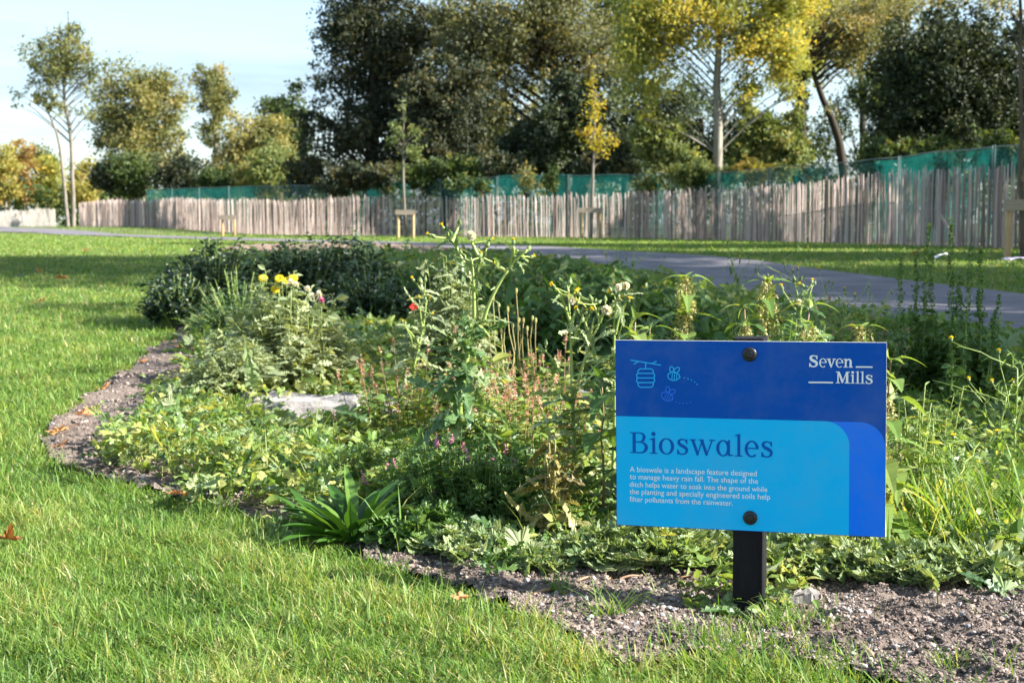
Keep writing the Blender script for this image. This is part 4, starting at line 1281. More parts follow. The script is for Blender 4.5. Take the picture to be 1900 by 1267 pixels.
# ------------------------------------------------------------------ strap-leaved plantain at the lawn edge
def plantain(label, u, y, n, L, rng, mat='strap'):
    loc = base(u, y)
    root = empty('plantain', loc, label, 'plantain', 'strap leaved plantains')
    lf = Acc()
    az = np.arange(n) * 2.4 + rng.normal(0, .3, n)
    el = np.linspace(1.25, .12, n) + rng.normal(0, .15, n)
    D = np.stack([np.cos(az) * np.cos(el), np.sin(az) * np.cos(el), np.sin(el)], 1)
    pos = np.stack([np.cos(az) * .012, np.sin(az) * .012, np.zeros(n)], 1)
    put_leaves(lf, rng, [T_strap, strip_leaf([.025, .03, .05, .078, .09, .078, .05, 0], .5, .15), strip_leaf([.03, .04, .065, .095, .10, .08, .05, 0], .45, .45)], pos, D, L * rng.uniform(.65, 1.15, n), np.clip(rng.normal(.5, .25, n), 0, 1), 0, .08)
    obj('leaves', lf, M[mat], root, smooth=False)
rng = np.random.default_rng(210)
plantain('large dark green strap leaved plantain rosette at the lawn edge', 655, 2.66, 64, .145, rng)
plantain('smaller plantain rosette half sunk in lawn grass beside the large one', 590, 2.78, 16, .11, rng)

# ------------------------------------------------------------------ clumps and bushes in the planting
rng = np.random.default_rng(300)
def H_(u, v, y): return at(u, v, y)[2] - float(zt(*base(u, y)[:2]))
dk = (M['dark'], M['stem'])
white_fl = [('blossoms', M['white'], lambda a, r, P: put_leaves(a, r, T_tiny, P[r.permutation(len(P))[:len(P) * 2 // 5], -1], rdir(r, len(P) * 2 // 5, .5), r.uniform(.012, .02, len(P) * 2 // 5), r.uniform(0, 1, len(P) * 2 // 5)))]
T_spot = strip_leaf([0, .22, .3, .2, 0], .3, .3)
def mound(label, u, vtop, y, rx, ry, n, lpl, ls, mats=dk, tp=T_spot, fl=None, **k):
    kw = dict(group='dark herb mounds at the back', flat=.6, sr=.003)
    kw.update(k)
    herb('herb_mound', label, 'shrub', base(u, y), mats, rng, rx, ry, H_(u, vtop, y), n, lpl, tp, ls, flowers=fl, **kw)
mound('big dark mound dotted with whitish buds at the lawn corner', 400, 470, 8.6, .44, .36, 250, 20, .055, fl=white_fl)
mound('dark leafy mound behind the clump with yellow and mauve heads', 560, 466, 8.9, .46, .36, 250, 20, .055, fl=white_fl)
mound('dark green feathery mound highest at the back of the bed', 640, 454, 10.2, .46, .36, 240, 20, .075, tp=T_nettle, t0=.25)
mound('low dark mound spotted white behind the poppy', 690, 524, 8.0, .36, .3, 200, 18, .055, fl=white_fl)
mound('low dark mound spilling onto the lawn left of the bed', 330, 520, 8.2, .24, .24, 130, 16, .045, fl=white_fl)
mound('greyish mound in shade between lawn and sunlit clump', 440, 530, 7.3, .30, .26, 160, 16, .04, mats=(M['blue'], M['stem']), rmu=.2, tp=T_pin)
nd = (M['mid'], M['redstem'])
for u, vt, y, rx, lab in [(980, 505, 8.2, .42, 'shaded nettle bed behind the dry seed stems'), (1100, 532, 7.2, .38, 'shaded nettle bed behind the yellowing sow thistle'), (1200, 556, 7.0, .34, 'shaded nettle bed in front of the path edge'),
                          (1010, 560, 5.9, .32, 'nettle bed low in shade just behind the flat stone'), (1300, 606, 5.4, .34, 'shaded nettle bed behind the tallest nettles'), (900, 500, 9.0, .40, 'grey green nettle bed behind the tallest sow thistle'), (1130, 508, 10.5, .45, 'misty green nettle bed nearest the path'),
                          (800, 500, 9.6, .35, 'straggling reddish green weeds behind the poppy'), (1000, 488, 12, .5, 'straggling weeds at the back beside the path')]:
    herb('nettle_bed', lab, 'nettles', base(u, y), nd if y < 9.5 else (M['mid'], M['dry']), rng, rx, rx * .8, H_(u, vt, y), 70, 18, T_nettle, .085 if y < 9 else .07, group='nettle beds in the middle', flat=.35, sr=.0028, up=-.15, base_r=.75, rmu=.35, t0=.2)
# grey-green flowering clump
herb('mayweed_clump', 'sunlit grey green clump with yellow and mauve heads beside the gravel', 'shrub', base(520, 5.3), (M['grey'], M['stem']), rng, .30, .27, H_(520, 556, 5.3), 210, 17, [T_pin[0], T_pin[1], T_oval, T_sow[0]], .064, flat=.62, sr=.002, t0=.3, rmu=.5,
     )
herb('mayweed_clump', 'low grey green clump beside the gravel left of the flat stone', 'shrub', base(430, 4.9), (M['grey'], M['stem']), rng, .17, .15, H_(430, 640, 4.9), 110, 14, [T_pin[0], T_pin[1], T_oval, T_sow[0]], .058, flat=.6, rmu=.4)
def stalk_flower(label, name, u, v, y, fn_mesh, cat, mat_st='stem', r=.0016, group=None, lean=.0):
    loc = base(u, y); top = at(u, v, y) - loc
    root = empty(name, loc, label, cat, group)
    P = stalk_path(rng, (-lean, 0, -.005), top, 8, 0, .004)
    a = Acc(); a.tubes(P, np.linspace(1.3, .8, 8) * r, 5, rng.uniform(.3, .8)); obj('stem', a, M[mat_st], root, smooth=True)
    o = link('flower_head', fn_mesh, root); o.location = tuple(P[-1]); o.rotation_euler = (.75 + .2 * math.sin(u), .2 * math.cos(v), u)
    o.rotation_euler = (.8 + .2 * math.sin(u), .25 * math.cos(v), 0)
    return root
def yellow_disc():
    a = Acc()
    for ring_, rad in ((0, .021), (.4, .017), (.8, .012)):
        n = 14; az = np.arange(n) * 2 * np.pi / n + ring_
        D = np.stack([np.cos(az), np.sin(az), np.full(n, .25 + ring_)], 1)
        X, Y, Z = frame(D)
        a.scatter(T_oval, np.zeros((n, 3)), X, Y, Z, np.full(n, rad), np.random.default_rng(3).uniform(0, 1, n))
    return a.mesh('flower_head', M['yellow'])
def brush(mat):
    a = Acc(); rg = np.random.default_rng(4)
    lathe(a, (0, 0, -.01), (0, 0, 1), [(0, .002), (.004, .007), (.010, .008), (.014, .005)], 8, .4, 0)
    n = 60; D = rdir(rg, n, 1.4); X, Y, Z = frame(D, rdir(rg, n))
    a.scatter(T_lance, np.repeat([[0, 0, .002]], n, 0), X, Y, Z, np.full(n, .02), rg.uniform(0, 1, n), 1)
    return a.mesh('flower_head', [M['bud'], mat])
YD, BM, BW = yellow_disc(), brush(M['magenta']), brush(M['white'])
for i, (u, v) in enumerate([(488, 516), (518, 517), (544, 516), (511, 536), (533, 521)]):
    stalk_flower(['leftmost yellow flower above the grey green clump', 'yellow flower in the middle of the row above the clump', 'rightmost yellow flower beside the thistle heads', 'lowest yellow flower above the grey green clump', 'yellow flower close to the pale thistle heads'][i],
                 'hawkweed', u, v, 5.25, YD, 'flower', group='yellow flowers above the clump')
for i, (u, v, mm) in enumerate([(540, 527, BW), (551, 532, BW), (571, 540, BW), (580, 552, BW), (593, 548, BW), (597, 560, BM)]):
    stalk_flower(['highest pale thistle head above the clump', 'second pale thistle head beside the yellow flowers', 'dusky thistle head in the middle of the row', 'low pale thistle head over the clump', 'white tufted thistle head at the right of the row', 'mauve thistle head at the right of the row'][i],
                 'creeping_thistle', u, v, 5.2, mm, 'thistle', group='pale thistle heads above the clump')
# poppy
a = Acc(); rg = np.random.default_rng(8)
D = np.array([[1, .1, .7], [-1, 0, .7], [0, 1, .8], [.1, -1, .6]]); X, Y, Z = frame(D)
a.scatter(T_oval2, np.zeros((4, 3)), X, Y, Z, np.stack([np.full(4, .030), np.full(4, .018), np.full(4, .022)], 1), rg.uniform(0, 1, 4))
stalk_flower('single red poppy behind the yellow flowered sow thistle', 'poppy', 768, 570, 4.9, a.mesh('flower_head', M['red']), 'poppy')
# crinkled kale-like bush
herb('curly_leaved_bush', 'crinkled grey green bush behind the tallest sow thistle', 'shrub', base(838, 4.7), (M['grey'], M['stem']), rng, .17, .15, H_(838, 535, 4.7), 110, 15, T_sow, .07, flat=.55, rmu=.35, t0=.3)
# pink redshank
pinkst = lambda c, L=.026, w=.009: [('flower_spike', M['pink'], spikes(c, L, w))]
for u, y, vt, rx, n, lab, c in [(760, 4.1, 705, .22, 60, 'reddish patch of pink spiked redshank left of the tallest sow thistle', 50), (910, 3.9, 705, .22, 60, 'pink spiked redshank right of the tallest sow thistle', 50), (965, 3.5, 745, .20, 52, 'orange leaved redshank in front of the dry seed stems', 60), (725, 5.2, 690, .20, 44, 'pink redshank thinning out behind the flat stone', 40), (1010, 4.2, 690, .14, 45, 'small redshank patch left of the yellowing sow thistle', 40)]:
    herb('redshank', lab, 'redshank', base(u, y), (M['light'], M['redstem']), rng, rx, rx * .8, H_(u, vt, y), n, 14, [T_lance, T_oval], .045, group='pink spiked redshank patches', flat=.3, base_r=.7, rmu=.62, rsd=.3, hj=.25, flowers=pinkst(c))
# dry seed stems
root = empty('poppy_seed_stems', base(950, 4.25), 'dry straw coloured seed stems standing right of the tallest sow thistle', 'dry stems')
P, heads = [], Acc()
for u, v, du in [(915, 560, 18), (925, 572, 22), (937, 600, 10), (942, 580, 26), (958, 545, 24), (963, 600, 12), (971, 600, 8), (988, 596, 2), (951, 610, 8), (978, 615, 5), (994, 600, 2), (930, 620, 14)]:
    b = base(u + du, 4.25 + rng.normal(0, .06)); tp = at(u, v, 4.25)
    P.append(stalk_path(rng, b, tp, 8, 0, .004) - base(950, 4.25)); heads = Acc(); lathe(heads, P[-1][-1], (0, 0, 1), [(0, .002), (.006, .0042), (.013, .0038), (.015, .004), (.017, .001)], 7, rng.uniform(0, 1)); obj('seed_head', heads, M['dry'], root)
a = Acc(); a.tubes(np.array(P), np.linspace(.0021, .0014, 8), 5, rng.uniform(0, 1, len(P))); obj('stems', a, M['dry'], root, smooth=True)
# fumitory and other leafy weeds in front
fumi = lambda c: [('flower_spike', M['magenta'], spikes(c, .022, .008))]
for u, y, vt, rx, n, lab, c in [(845, 2.85, 835, .15, 130, 'lush fumitory with a few magenta flowers behind the plantain', 5), (930, 2.8, 850, .14, 130, 'fumitory tangle with one bright magenta flower cluster', 6), (780, 2.95, 855, .13, 110, 'pale fumitory right above the plantain', 5), (1010, 2.9, 880, .13, 110, 'shaded fumitory left of the withered thistle', 3), (700, 3.2, 840, .15, 110, 'bright green fumitory carrying pink flowers at mid bed', 5)]:
    herb('fumitory', lab, 'weed', base(u, y), (M['light'] if y > 2.9 else M['mid'], M['stem']), rng, rx, rx * .8, H_(u, vt, y), n, 14, T_butter, .027, group='fumitory clumps in front', flat=.5, base_r=.6, rmu=.6, t0=.2, sr=.0011, flowers=fumi(c))
herb('withered_thistle', 'withered brownish spiny thistle left of the sign', 'weed', base(1025, 2.62), (M['wither'], M['dry']), rng, .06, .05, H_(1025, 835, 2.62), 9, 11, T_sow, .05, flat=.2, base_r=.2, t0=.15, sr=.0025, rmu=.5)
# cut-leaved cranesbills along the front
for u, y, vt, rx, n, ls, mat, lab in [(790, 2.62, 965, .12, 90, .036, 'mid', 'low jagged cranesbill right of the plantain at the soil edge'), (880, 2.55, 990, .12, 90, .034, 'cran', 'pale jagged cranesbill edge in front of the fumitory'), (1000, 2.46, 1045, .07, 32, .034, 'cran', 'small separate cranesbill rosette sprawling on bare soil'), (1120, 2.5, 1000, .13, 80, .042, 'cran', 'cranesbill patch left of the sign post'),
                                      (1210, 2.5, 985, .13, 95, .042, 'cran', 'thick cranesbill patch under the lower left corner of the sign'), (1310, 2.55, 985, .13, 90, .042, 'cran', 'cranesbill patch against the left side of the post'), (1480, 2.45, 1010, .12, 90, .038, 'cran', 'dense cranesbill patch right of the post'), (1590, 2.42, 1015, .12, 90, .038, 'cran', 'cranesbill patch under the lower right corner of the sign'),
                                      (1710, 2.38, 1025, .12, 80, .038, 'cran', 'cranesbill patch right of the sign beside long grass'), (1830, 2.36, 1035, .10, 60, .036, 'cran', 'thin cranesbill edge at the far right of the soil'), (1030, 2.7, 960, .11, 60, .06, 'mid', 'large leaved shaded cranesbill under the withered thistle')]:
    herb('cranesbill', lab, 'weed', base(u, y), (M[mat], M['stem']), rng, rx, rx * .75, max(.03, H_(u, vt, y)), int(n * 1.5), 7, T_cran, ls * .74, group='cranesbill along the soil edge', flat=.55, base_r=.4, t0=.5, up=.5, taper=.2, rmu=.55)
# spiky fat-hen at the right
def spire(label, u, vtop, y, rng, spread=.05, n=3, lean=0.0, leafy=True):
    loc = base(u, y); H = at(u, vtop, y)[2] - loc[2]
    root = empty('spike_weed', loc, label, 'weed', 'tall green spikes beside the path')
    st, sd, lf = Acc(), Acc(), Acc()
    for i in range(n):
        h = H if i == 0 else H * rng.uniform(.45, .85)
        tip = np.array([lean + (rng.normal(0, spread) if i else 0), rng.normal(0, spread) if i else 0, h])
        P = stalk_path(rng, (rng.normal(0, .012), rng.normal(0, .012), -.01), tip, 9, 0, .003)
        st.tubes(P, np.linspace(.0036, .0012, 9), 5, rng.uniform(.2, .7)); sd = Acc()
        m = int(420 * h / .6); t = rng.uniform(.52, 1.0, m)
        c = np.stack([np.interp(t, np.linspace(0, 1, 9), P[:, k]) for k in range(3)], 1) + rng.normal(0, .0045, (m, 3)) * (1.25 - t)[:, None] * 2.2
        put_leaves(sd, rng, T_tiny, c, rdir(rng, m, .6), rng.uniform(.006, .012, m), rng.uniform(0, 1, m))
        obj('seed_spike', sd, M['mid'], root)
        m = 34; t = rng.uniform(.08, .62, m)
        c = np.stack([np.interp(t, np.linspace(0, 1, 9), P[:, k]) for k in range(3)], 1)
        put_leaves(lf, rng, [T_oval, T_spot], c, rdir(rng, m, .2) * np.array([1, 1, .5]), rng.uniform(.03, .075, m) * (1.2 - t), np.clip(rng.normal(.5, .25, m), 0, 1))
    obj('stem', st, M['stem'], root, smooth=True); obj('leaves', lf, M['mid'], root)
rng = np.random.default_rng(410)
for u, v, y, n, l, lab in [(1672, 478, 4.6, 3, 0, 'leftmost tall green spike beside the path'), (1700, 470, 4.75, 3, 0, 'green spike second from the left beside the path'), (1722, 415, 4.7, 3, .0, 'second tallest green spike near the litter on the verge'), (1758, 408, 4.6, 4, .01, 'tallest green spike standing against the broken pale'), (1800, 455, 4.5, 3, .0, 'green spike near the right support stake'), (1818, 463, 4.6, 3, .0, 'rightmost upright green spike below the support'), (1776, 590, 4.2, 3, 0, 'short green spike in front of the tall ones'), (1838, 548, 4.5, 2, .03, 'bent green spike at the right of the group')]:
    spire(lab, u, v, y, rng, .05, n, l)
herb('herb_mound', 'dark leafy base of weeds under the tall green spikes', 'shrub', base(1750, 4.75), (M['mid'], M['stem']), rng, .26, .18, H_(1750, 622, 4.75), 120, 14, [T_oval, T_spot], .05, group='dark herb mounds at the back', flat=.45, base_r=.7, rmu=.35)
herb('herb_mound', 'dark leafy weeds between the nettle tips and the green spikes', 'shrub', base(1570, 4.6), (M['mid'], M['redstem']), rng, .26, .18, H_(1570, 600, 4.6), 100, 13, [T_oval, T_lance], .045, group='dark herb mounds at the back', flat=.45, base_r=.7, rmu=.35, flowers=[('flower_spike', M['pink'], spikes(30, .02, .008))])
herb('herb_mound', 'green weeds behind the nettles right of the sign post', 'shrub', base(1440, 4.3), (M['mid'], M['stem']), rng, .26, .18, H_(1440, 622, 4.3), 100, 13, [T_oval, T_pin[0]], .05, group='dark herb mounds at the back', flat=.45, base_r=.7, rmu=.45)
# open tall weeds with sparse flowers in front of the path
def airy(label, u, vtop, y, rng, spread, nb, mat='mid', flower='closed', nl=40, ls=.045, nf=10):
    loc = base(u, y); H = at(u, vtop, y)[2] - loc[2]
    root = empty('airy_weed', loc, label, 'weed', 'thin flowering weeds in front of the path')
    st, lf = Acc(), Acc()
    main = stalk_path(rng, (0, 0, -.01), (rng.normal(0, .02), 0, H * .8), 8, 0, .005); st.tubes(main, np.linspace(.0035, .0018, 8), 5, .5)
    ends = []
    for i in range(nb):
        k = rng.integers(3, 8); a = main[k]
        e = a + np.array([rng.normal(0, spread), rng.normal(0, spread), rng.uniform(.3, 1) * (H - a[2])])
        q = stalk_path(rng, a, e, 6, 0, .004); st.tubes(q, np.linspace(.0016, .0008, 6), 4, .6); ends.append(q)
    t = rng.uniform(.05, .95, nl)
    c = np.stack([np.interp(t, np.linspace(0, 1, 8), main[:, k]) for k in range(3)], 1)
    put_leaves(lf, rng, [T_pin[0], T_lance, T_oval], c, rdir(rng, nl, .3), ls * rng.uniform(.5, 1.3, nl) * (1.2 - t), np.clip(rng.normal(.5, .25, nl), 0, 1))
    for q in ends:
        put_leaves(lf, rng, [T_lance], q[1:5], rdir(rng, 4, .3), np.full(4, ls * .5), rng.uniform(.3, .8, 4))
    obj('stem', st, M['stem'], root, smooth=True); obj('leaves', lf, M[mat], root)
    hd = {}
    for q in ends[:nf]:
        kd = flower if flower != 'mix' else rng.choice(['closed', 'open', 'bud', 'clock'], p=[.40, .17, .40, .03])
        if kd not in hd: hd[kd] = flower_head(rng, kd)
        o = link('flower_head', hd[kd], root); o.location = tuple(q[-1]); s = .85 + y * .02; o.scale = (s, s, s)
rng = np.random.default_rng(420)
airy('tall leafy weed with tiny yellow flowers on the path left of the tallest nettles', 1368, 445, 5.2, rng, .05, 9, 'mid', 'closed', 90, .06, 3)
airy('tall misty weed in front of the paling fence above the sign corner', 1175, 415, 6.5, rng, .08, 9, 'mid', 'closed', 90, .06, 3)
airy('thin weed bearing a white seed clock over the path', 1495, 478, 4.9, rng, .09, 10, 'blue', 'mix', 60, .05, 6)
airy('sprawling thin weed with yellow and white heads over the path', 1565, 500, 4.6, rng, .10, 14, 'blue', 'mix', 70, .05, 8)
airy('thin weed with small orange heads near the leftmost green spike', 1615, 530, 4.5, rng, .07, 9, 'mid', 'bud', 50, .05, 6)
airy('wispy weed with bright yellow flowers at the right path edge', 1178, 500, 5.4, rng, .06, 10, 'mid', 'open', 40, .05, 9)
airy('straggly pale weed rising over the bare earth', 905, 430, 6.5, rng, .09, 10, 'mid', 'bud', 60, .05, 6)
airy('brownish straggly weed behind the dark mounds', 385, 436, 9.2, rng, .10, 9, 'dark', 'bud', 80, .07, 5)
airy('yellow flowered weed at the right edge of the photo', 1893, 628, 3.2, rng, .05, 8, 'light', 'open', 50, .05, 4)
airy('small yellow flowered weed on the right of the bed', 1862, 700, 3.4, rng, .05, 7, 'light', 'open', 50, .05, 3)
airy('yellow flowered weed in the low cover by the sign', 1805, 790, 2.9, rng, .06, 7, 'light', 'open', 50, .05, 3)

# ------------------------------------------------------------------ low cover, long grass (uncountable)
def low_cover():
    """creeping weeds over the bed: several leaf kinds in drifts"""
    rng = np.random.default_rng(500)
    dr1, dr2, dr3 = Sines(41, .7), Sines(42, .4), Sines(43, .22)
    front = chaikin([G(u, v)[:2] for u, v in [(200, 885), (330, 930), (520, 960), (640, 1010), (760, 1030), (1000, 1050), (1200, 1065), (1420, 1080), (1560, 1075), (1900, 1060), (2600, 1060), (2700, 800), (1900, 640), (1600, 600),
                                            (1200, 520), (900, 480), (420, 475), (340, 540), (380, 640), (350, 720), (300, 760), (230, 800)]], 2)
    acc = {k: Acc() for k in ('light', 'mid', 'grey', 'cran', 'grass', 'blue')}
    x, y = scatter_pts(rng, 120000, 2.2, 17, lambda y: -.40 * y, lambda y: .42 * y + .1, lambda y: 1 / y ** 1.35)
    k = inside(front, x + .05 * wob(x, y), y + .09 * wob2(x * 2.5, y) + rng.normal(0, .035, len(x))); x, y = x[k], y[k]
    n = len(x)
    d1, d2, d3 = dr1(x, y), dr2(x, y), dr3(x, y)
    right = x > .12 * y
    hh = np.clip(.035 + .02 * d2 + .015 * d3 + .035 * ss(2.6, 3.6, y), .01, .13)
    z = zt(x, y) + hh * np.sqrt(rng.uniform(0, 1, n))
    pos = np.stack([x, y, z], 1)
    az = rng.uniform(0, 6.28, n)
    D = np.stack([np.cos(az), np.sin(az), rng.normal(.45, .5, n)], 1)
    kind = np.where(d1 + rng.normal(0, .5, n) > .35, 0, np.where(d2 + rng.normal(0, .5, n) > .5, 1, np.where(d3 + rng.normal(0, .4, n) > .4, 2, 3)))
    kind = np.where(rng.uniform(0, 1, n) < .10, 4, kind)
    kind = np.where(right & (rng.uniform(0, 1, n) < .5), 5, kind)
    sz = np.exp(rng.normal(0, .32, n)) * np.maximum(1, (y / 3.6) ** .75)
    spec = [('light', T_butter, .034), ('light', [T_oval, T_oval2], .030), ('mid', T_pin, .042), ('cran', T_cran, .034), ('blue', T_sow[:2], .06), ('light', [T_tiny, T_lance], .024)]
    for i, (mn, tp, s) in enumerate(spec):
        j = kind == i
        warm = .56 + .13 * d2[j] + rng.normal(0, .24, j.sum()) + .12 * (~right[j])
        put_leaves(acc[mn], rng, tp, pos[j], D[j], .84 * s * sz[j], np.clip(warm, 0, 1))
    for kx, nm in (('light', 'bright_ground_cover'), ('mid', 'feathery_ground_cover'), ('cran', 'jagged_ground_cover'), ('blue', 'bluish_ground_cover')):
        if acc[kx].n: tag(obj(nm, acc[kx], M[kx]), kind='stuff')
    # seeding grass and thin stalks through it
    a = Acc()
    x, y = scatter_pts(rng, 9000, 2.4, 9, lambda y: -.36 * y, lambda y: .42 * y + .1, lambda y: 1 / y)
    k = inside(front, x, y) & ((dr2(x, y) > .3) | (x > .17 * y)); x, y = x[k], y[k]; m = len(x)
    blade_mesh(a, rng, x, y, zt(x, y), rng.uniform(.06, .17, m), rng.uniform(.002, .0038, m), rng.uniform(.15, 1.0, m), rng.uniform(.2, 1, m))
    tag(obj('rough_grass', a, M['tuft']), kind='stuff')
low_cover()

def long_grass(label, u, y, n, L, rad, rng, mat='tuft', wd=.0042, lean=(.25, 1.0)):
    loc = base(u, y); a = Acc()
    th = rng.uniform(0, 6.28, n); q = rad * np.sqrt(rng.uniform(0, 1, n))
    blade_mesh(a, rng, q * np.cos(th), q * np.sin(th), np.full(n, -.01), L * rng.uniform(.45, 1.1, n), wd * rng.uniform(.6, 1.2, n), rng.uniform(*lean, n), rng.uniform(0, 1, n), 4)
    o = obj('grass_tuft', a, M[mat], None, loc)
    tag(o, label, 'grass tuft', 'grass tufts on the soil')
rng = np.random.default_rng(520)
long_grass('long coarse grass clump at the right of the bed', 1850, 2.62, 170, .19, .13, rng)
long_grass('coarse grass clump between the sign and the long grass', 1735, 2.66, 110, .15, .10, rng)
long_grass('long grass at the extreme right of the bed', 1930, 2.75, 150, .20, .12, rng)
long_grass('grass tuft growing around the foot of the sign post', 1478, 2.12, 230, .060, .06, rng, wd=.0026)
long_grass('little bright grass tuft on the bare soil beside the red runner', 1040, 2.30, 70, .055, .018, rng, wd=.0022)
long_grass('tuft of grass at the bottom right on gravel', 1785, 1.90, 55, .045, .035, rng, wd=.0024)
long_grass('leafy grass tuft at the lower edge left of the post', 1315, 2.02, 260, .050, .07, rng, wd=.0026)
long_grass('flattened dry grass tuft on the soil below the red runner', 1140, 2.16, 60, .09, .03, rng, wd=.0020, lean=(.8, 1.2))
long_grass('bushy grass tuft at the lower edge below the post', 1420, 1.90, 330, .06, .11, rng, wd=.0026)
long_grass('grass tuft beside the sign post foot on its left', 1362, 2.16, 40, .035, .02, rng, wd=.0024)
long_grass('dry fringe of grass at the right bottom edge of the lawn', 1560, 1.84, 160, .055, .10, rng, wd=.0026)
for i, (u, y, vt) in enumerate([(1705, 2.8, 760), (1760, 3.3, 740)]):
    herb('redshank', ['pale willowy weed right of the sign', 'spiny pale weed in the cover right of the sign'][i], 'weed', base(u, y), (M['light'], M['stem']), rng, .06, .05, H_(u, vt, y), 14, 14, [T_sow[0], T_lance], .04, flat=.3, rmu=.6, t0=.2)

# ------------------------------------------------------------------ stones, runner, fallen leaves, litter
def stone(label, pts, y0, thick, rng, mat):
    loc = base(*pts)
    return loc
m_stone = surf('pale_stone', [(.3, (.13, .12, .115)), (.55, (.29, .27, .255)), (.8, (.44, .42, .40))], 22, .9, 9, bump=1.0)
def slab(label, u0, u1, y, dep, h, rng, tilt=0.0):
    A, B = base(u0, y), base(u1, y); c = (A + B) / 2; L = np.linalg.norm(B - A) / 2
    n = 34; m = 5
    t = np.linspace(0, 2 * np.pi, n, endpoint=False)
    rr = 1 + .10 * np.sin(3 * t + 1) + rng.normal(0, .08, n)
    px = np.sign(np.cos(t)) * np.abs(np.cos(t)) ** .55 * L * rr; py = np.sign(np.sin(t)) * np.abs(np.sin(t)) ** .6 * dep * rr
    V = []
    for z, s in ((-.03, 1), (h * .55, 1.02), (h * .9, .96), (h, .86), (h * 1.02, .5)):
        V.append(np.stack([px * s, py * s, np.full(n, z) + rng.normal(0, .008, n) + tilt * px], 1))
    V = np.concatenate(V + [np.array([[0, 0, h * 1.02]])])
    Q = [(j * n + i, j * n + (i + 1) % n, (j + 1) * n + (i + 1) % n, (j + 1) * n + i) for j in range(m - 1) for i in range(n)]
    T = [((m - 1) * n + i, (m - 1) * n + (i + 1) % n, m * n) for i in range(n)]
    a = Acc(); a.add(V, Q, T)
    tag(obj('flat_stone', a, m_stone, None, c), label, 'stone', 'flat stones laid in the swale')
rng = np.random.default_rng(600)
slab('long pale flat stone lying across the low cover', 428, 745, 4.62, .12, .10, rng)
slab('grey flat stone behind the dry seed stems', 985, 1110, 4.9, .10, .10, rng)
slab('thin tan stone sliver on the soil right of the sign post', 1425, 1535, 2.28, .02, .014, rng)

def runner(label, pts, r, mat, lift=.006):
    P = np.array([G(u, v) for u, v in pts]); P[:, 2] += lift
    P = smooth(P, 6); o = P[0].copy()
    P[:, 2] += .004 * np.sin(np.arange(len(P)) * .6)
    a = Acc(); a.tubes(P - o, np.linspace(r, r * .7, len(P)), 6, .6)
    tag(obj('runner_stem', a, M[mat], None, o, True), label, 'runner', 'creeping runners on the soil')
runner('thick pink creeping runner curving over the bare soil', [(925, 1117), (960, 1113), (1000, 1108), (1040, 1095), (1090, 1081), (1135, 1075)], .0034, 'redstem')
runner('thin brown runner continuing right of the pink one', [(1150, 1080), (1200, 1076), (1260, 1080), (1330, 1071), (1362, 1066)], .0022, 'redstem')
runner('long thin brown runner on the soil at the right', [(1640, 1072), (1700, 1080), (1770, 1086), (1830, 1090), (1900, 1081), (1960, 1078)], .002, 'redstem')

T_maple = [palmate(5, 125, .5, True, .55, 40 + i) for i in range(4)]
rng = np.random.default_rng(700)
FALL = [(14, 1022, .065, 'large curled tan leaf at the left edge of the lawn'), (108, 807, .085, 'orange leaf on the gravel nearest the lawn corner'), (114, 834, .07, 'rust brown leaf flat on the gravel below the orange one'), (155, 774, .07, 'orange leaf on the gravel above the two others'),
        (332, 934, .07, 'orange leaf at the grass edge below the low cover'), (190, 727, .075, 'brown leaf where gravel meets lawn'), (266, 675, .06, 'small red leaf on the gravel path edge'), (315, 641, .085, 'long red leaf on gravel beside lawn tip'), (338, 648, .085, 'bright orange leaf touching the sunlit clump base'),
        (357, 630, .075, 'orange leaf at the foot of the dark mound'), (292, 590, .10, 'orange brown leaf on lawn beside the dark mound'), (115, 523, .14, 'larger orange leaf on the shaded lawn'), (73, 508, .10, 'small orange leaf far out on the lawn'), (75, 567, .10, 'single orange leaf on sunlit lawn at left'),
        (362, 737, .075, 'tan leaf caught in low cover left of the flat stone'), (855, 1131, .035, 'tiny brown leaf on the lawn edge near the pink runner'), (290, 822, .06, 'brown leaf among low cover at the gravel'), (526, 883, .05, 'reddish leaf in the low cover left of the plantain'), (1790, 905, .045, 'orange leaf in the grass right of the sign'),
        (158, 470, .12, 'faint orange leaf on the banded lawn'), (1700, 475, .16, 'orange leaf on the verge near the litter')]
for u, v, s, lab in FALL:
    p = G(u, v)
    a = Acc()
    t = T_maple[rng.integers(4)]; V = t[0].copy()
    V[:, 0] -= V[:, 0].mean(); V[:, 1] -= V[:, 1].mean()
    ca = rng.uniform(0, 6.28); cv = V[:, 0] * math.cos(ca) + V[:, 1] * math.sin(ca)
    V[:, 2] = np.abs(cv) ** 1.4 * rng.uniform(.5, 1.1) + rng.normal(0, .03, len(V))
    a.add(V * s * .85, None, t[2], rng.uniform(.3, 1))
    a.tubes(np.array([[0, -.2, 0], [0, -.45, .05], [.05, -.7, .03]]) * s, np.full(3, .012 * s), 4, .2)
    soil = inside(BED, p[0], p[1])
    o = obj('fallen_leaf', a, M['fall'], None, p + np.array([0, 0, .010 if soil else .020 if p[1] < 6 else .03]))
    o.rotation_euler = (rng.normal(0, .25), rng.normal(0, .25), rng.uniform(0, 6.28))
    tag(o, lab, 'fallen leaf', 'fallen leaves')
m_paper = plain('white_paper', (.75, .75, .76), .7)
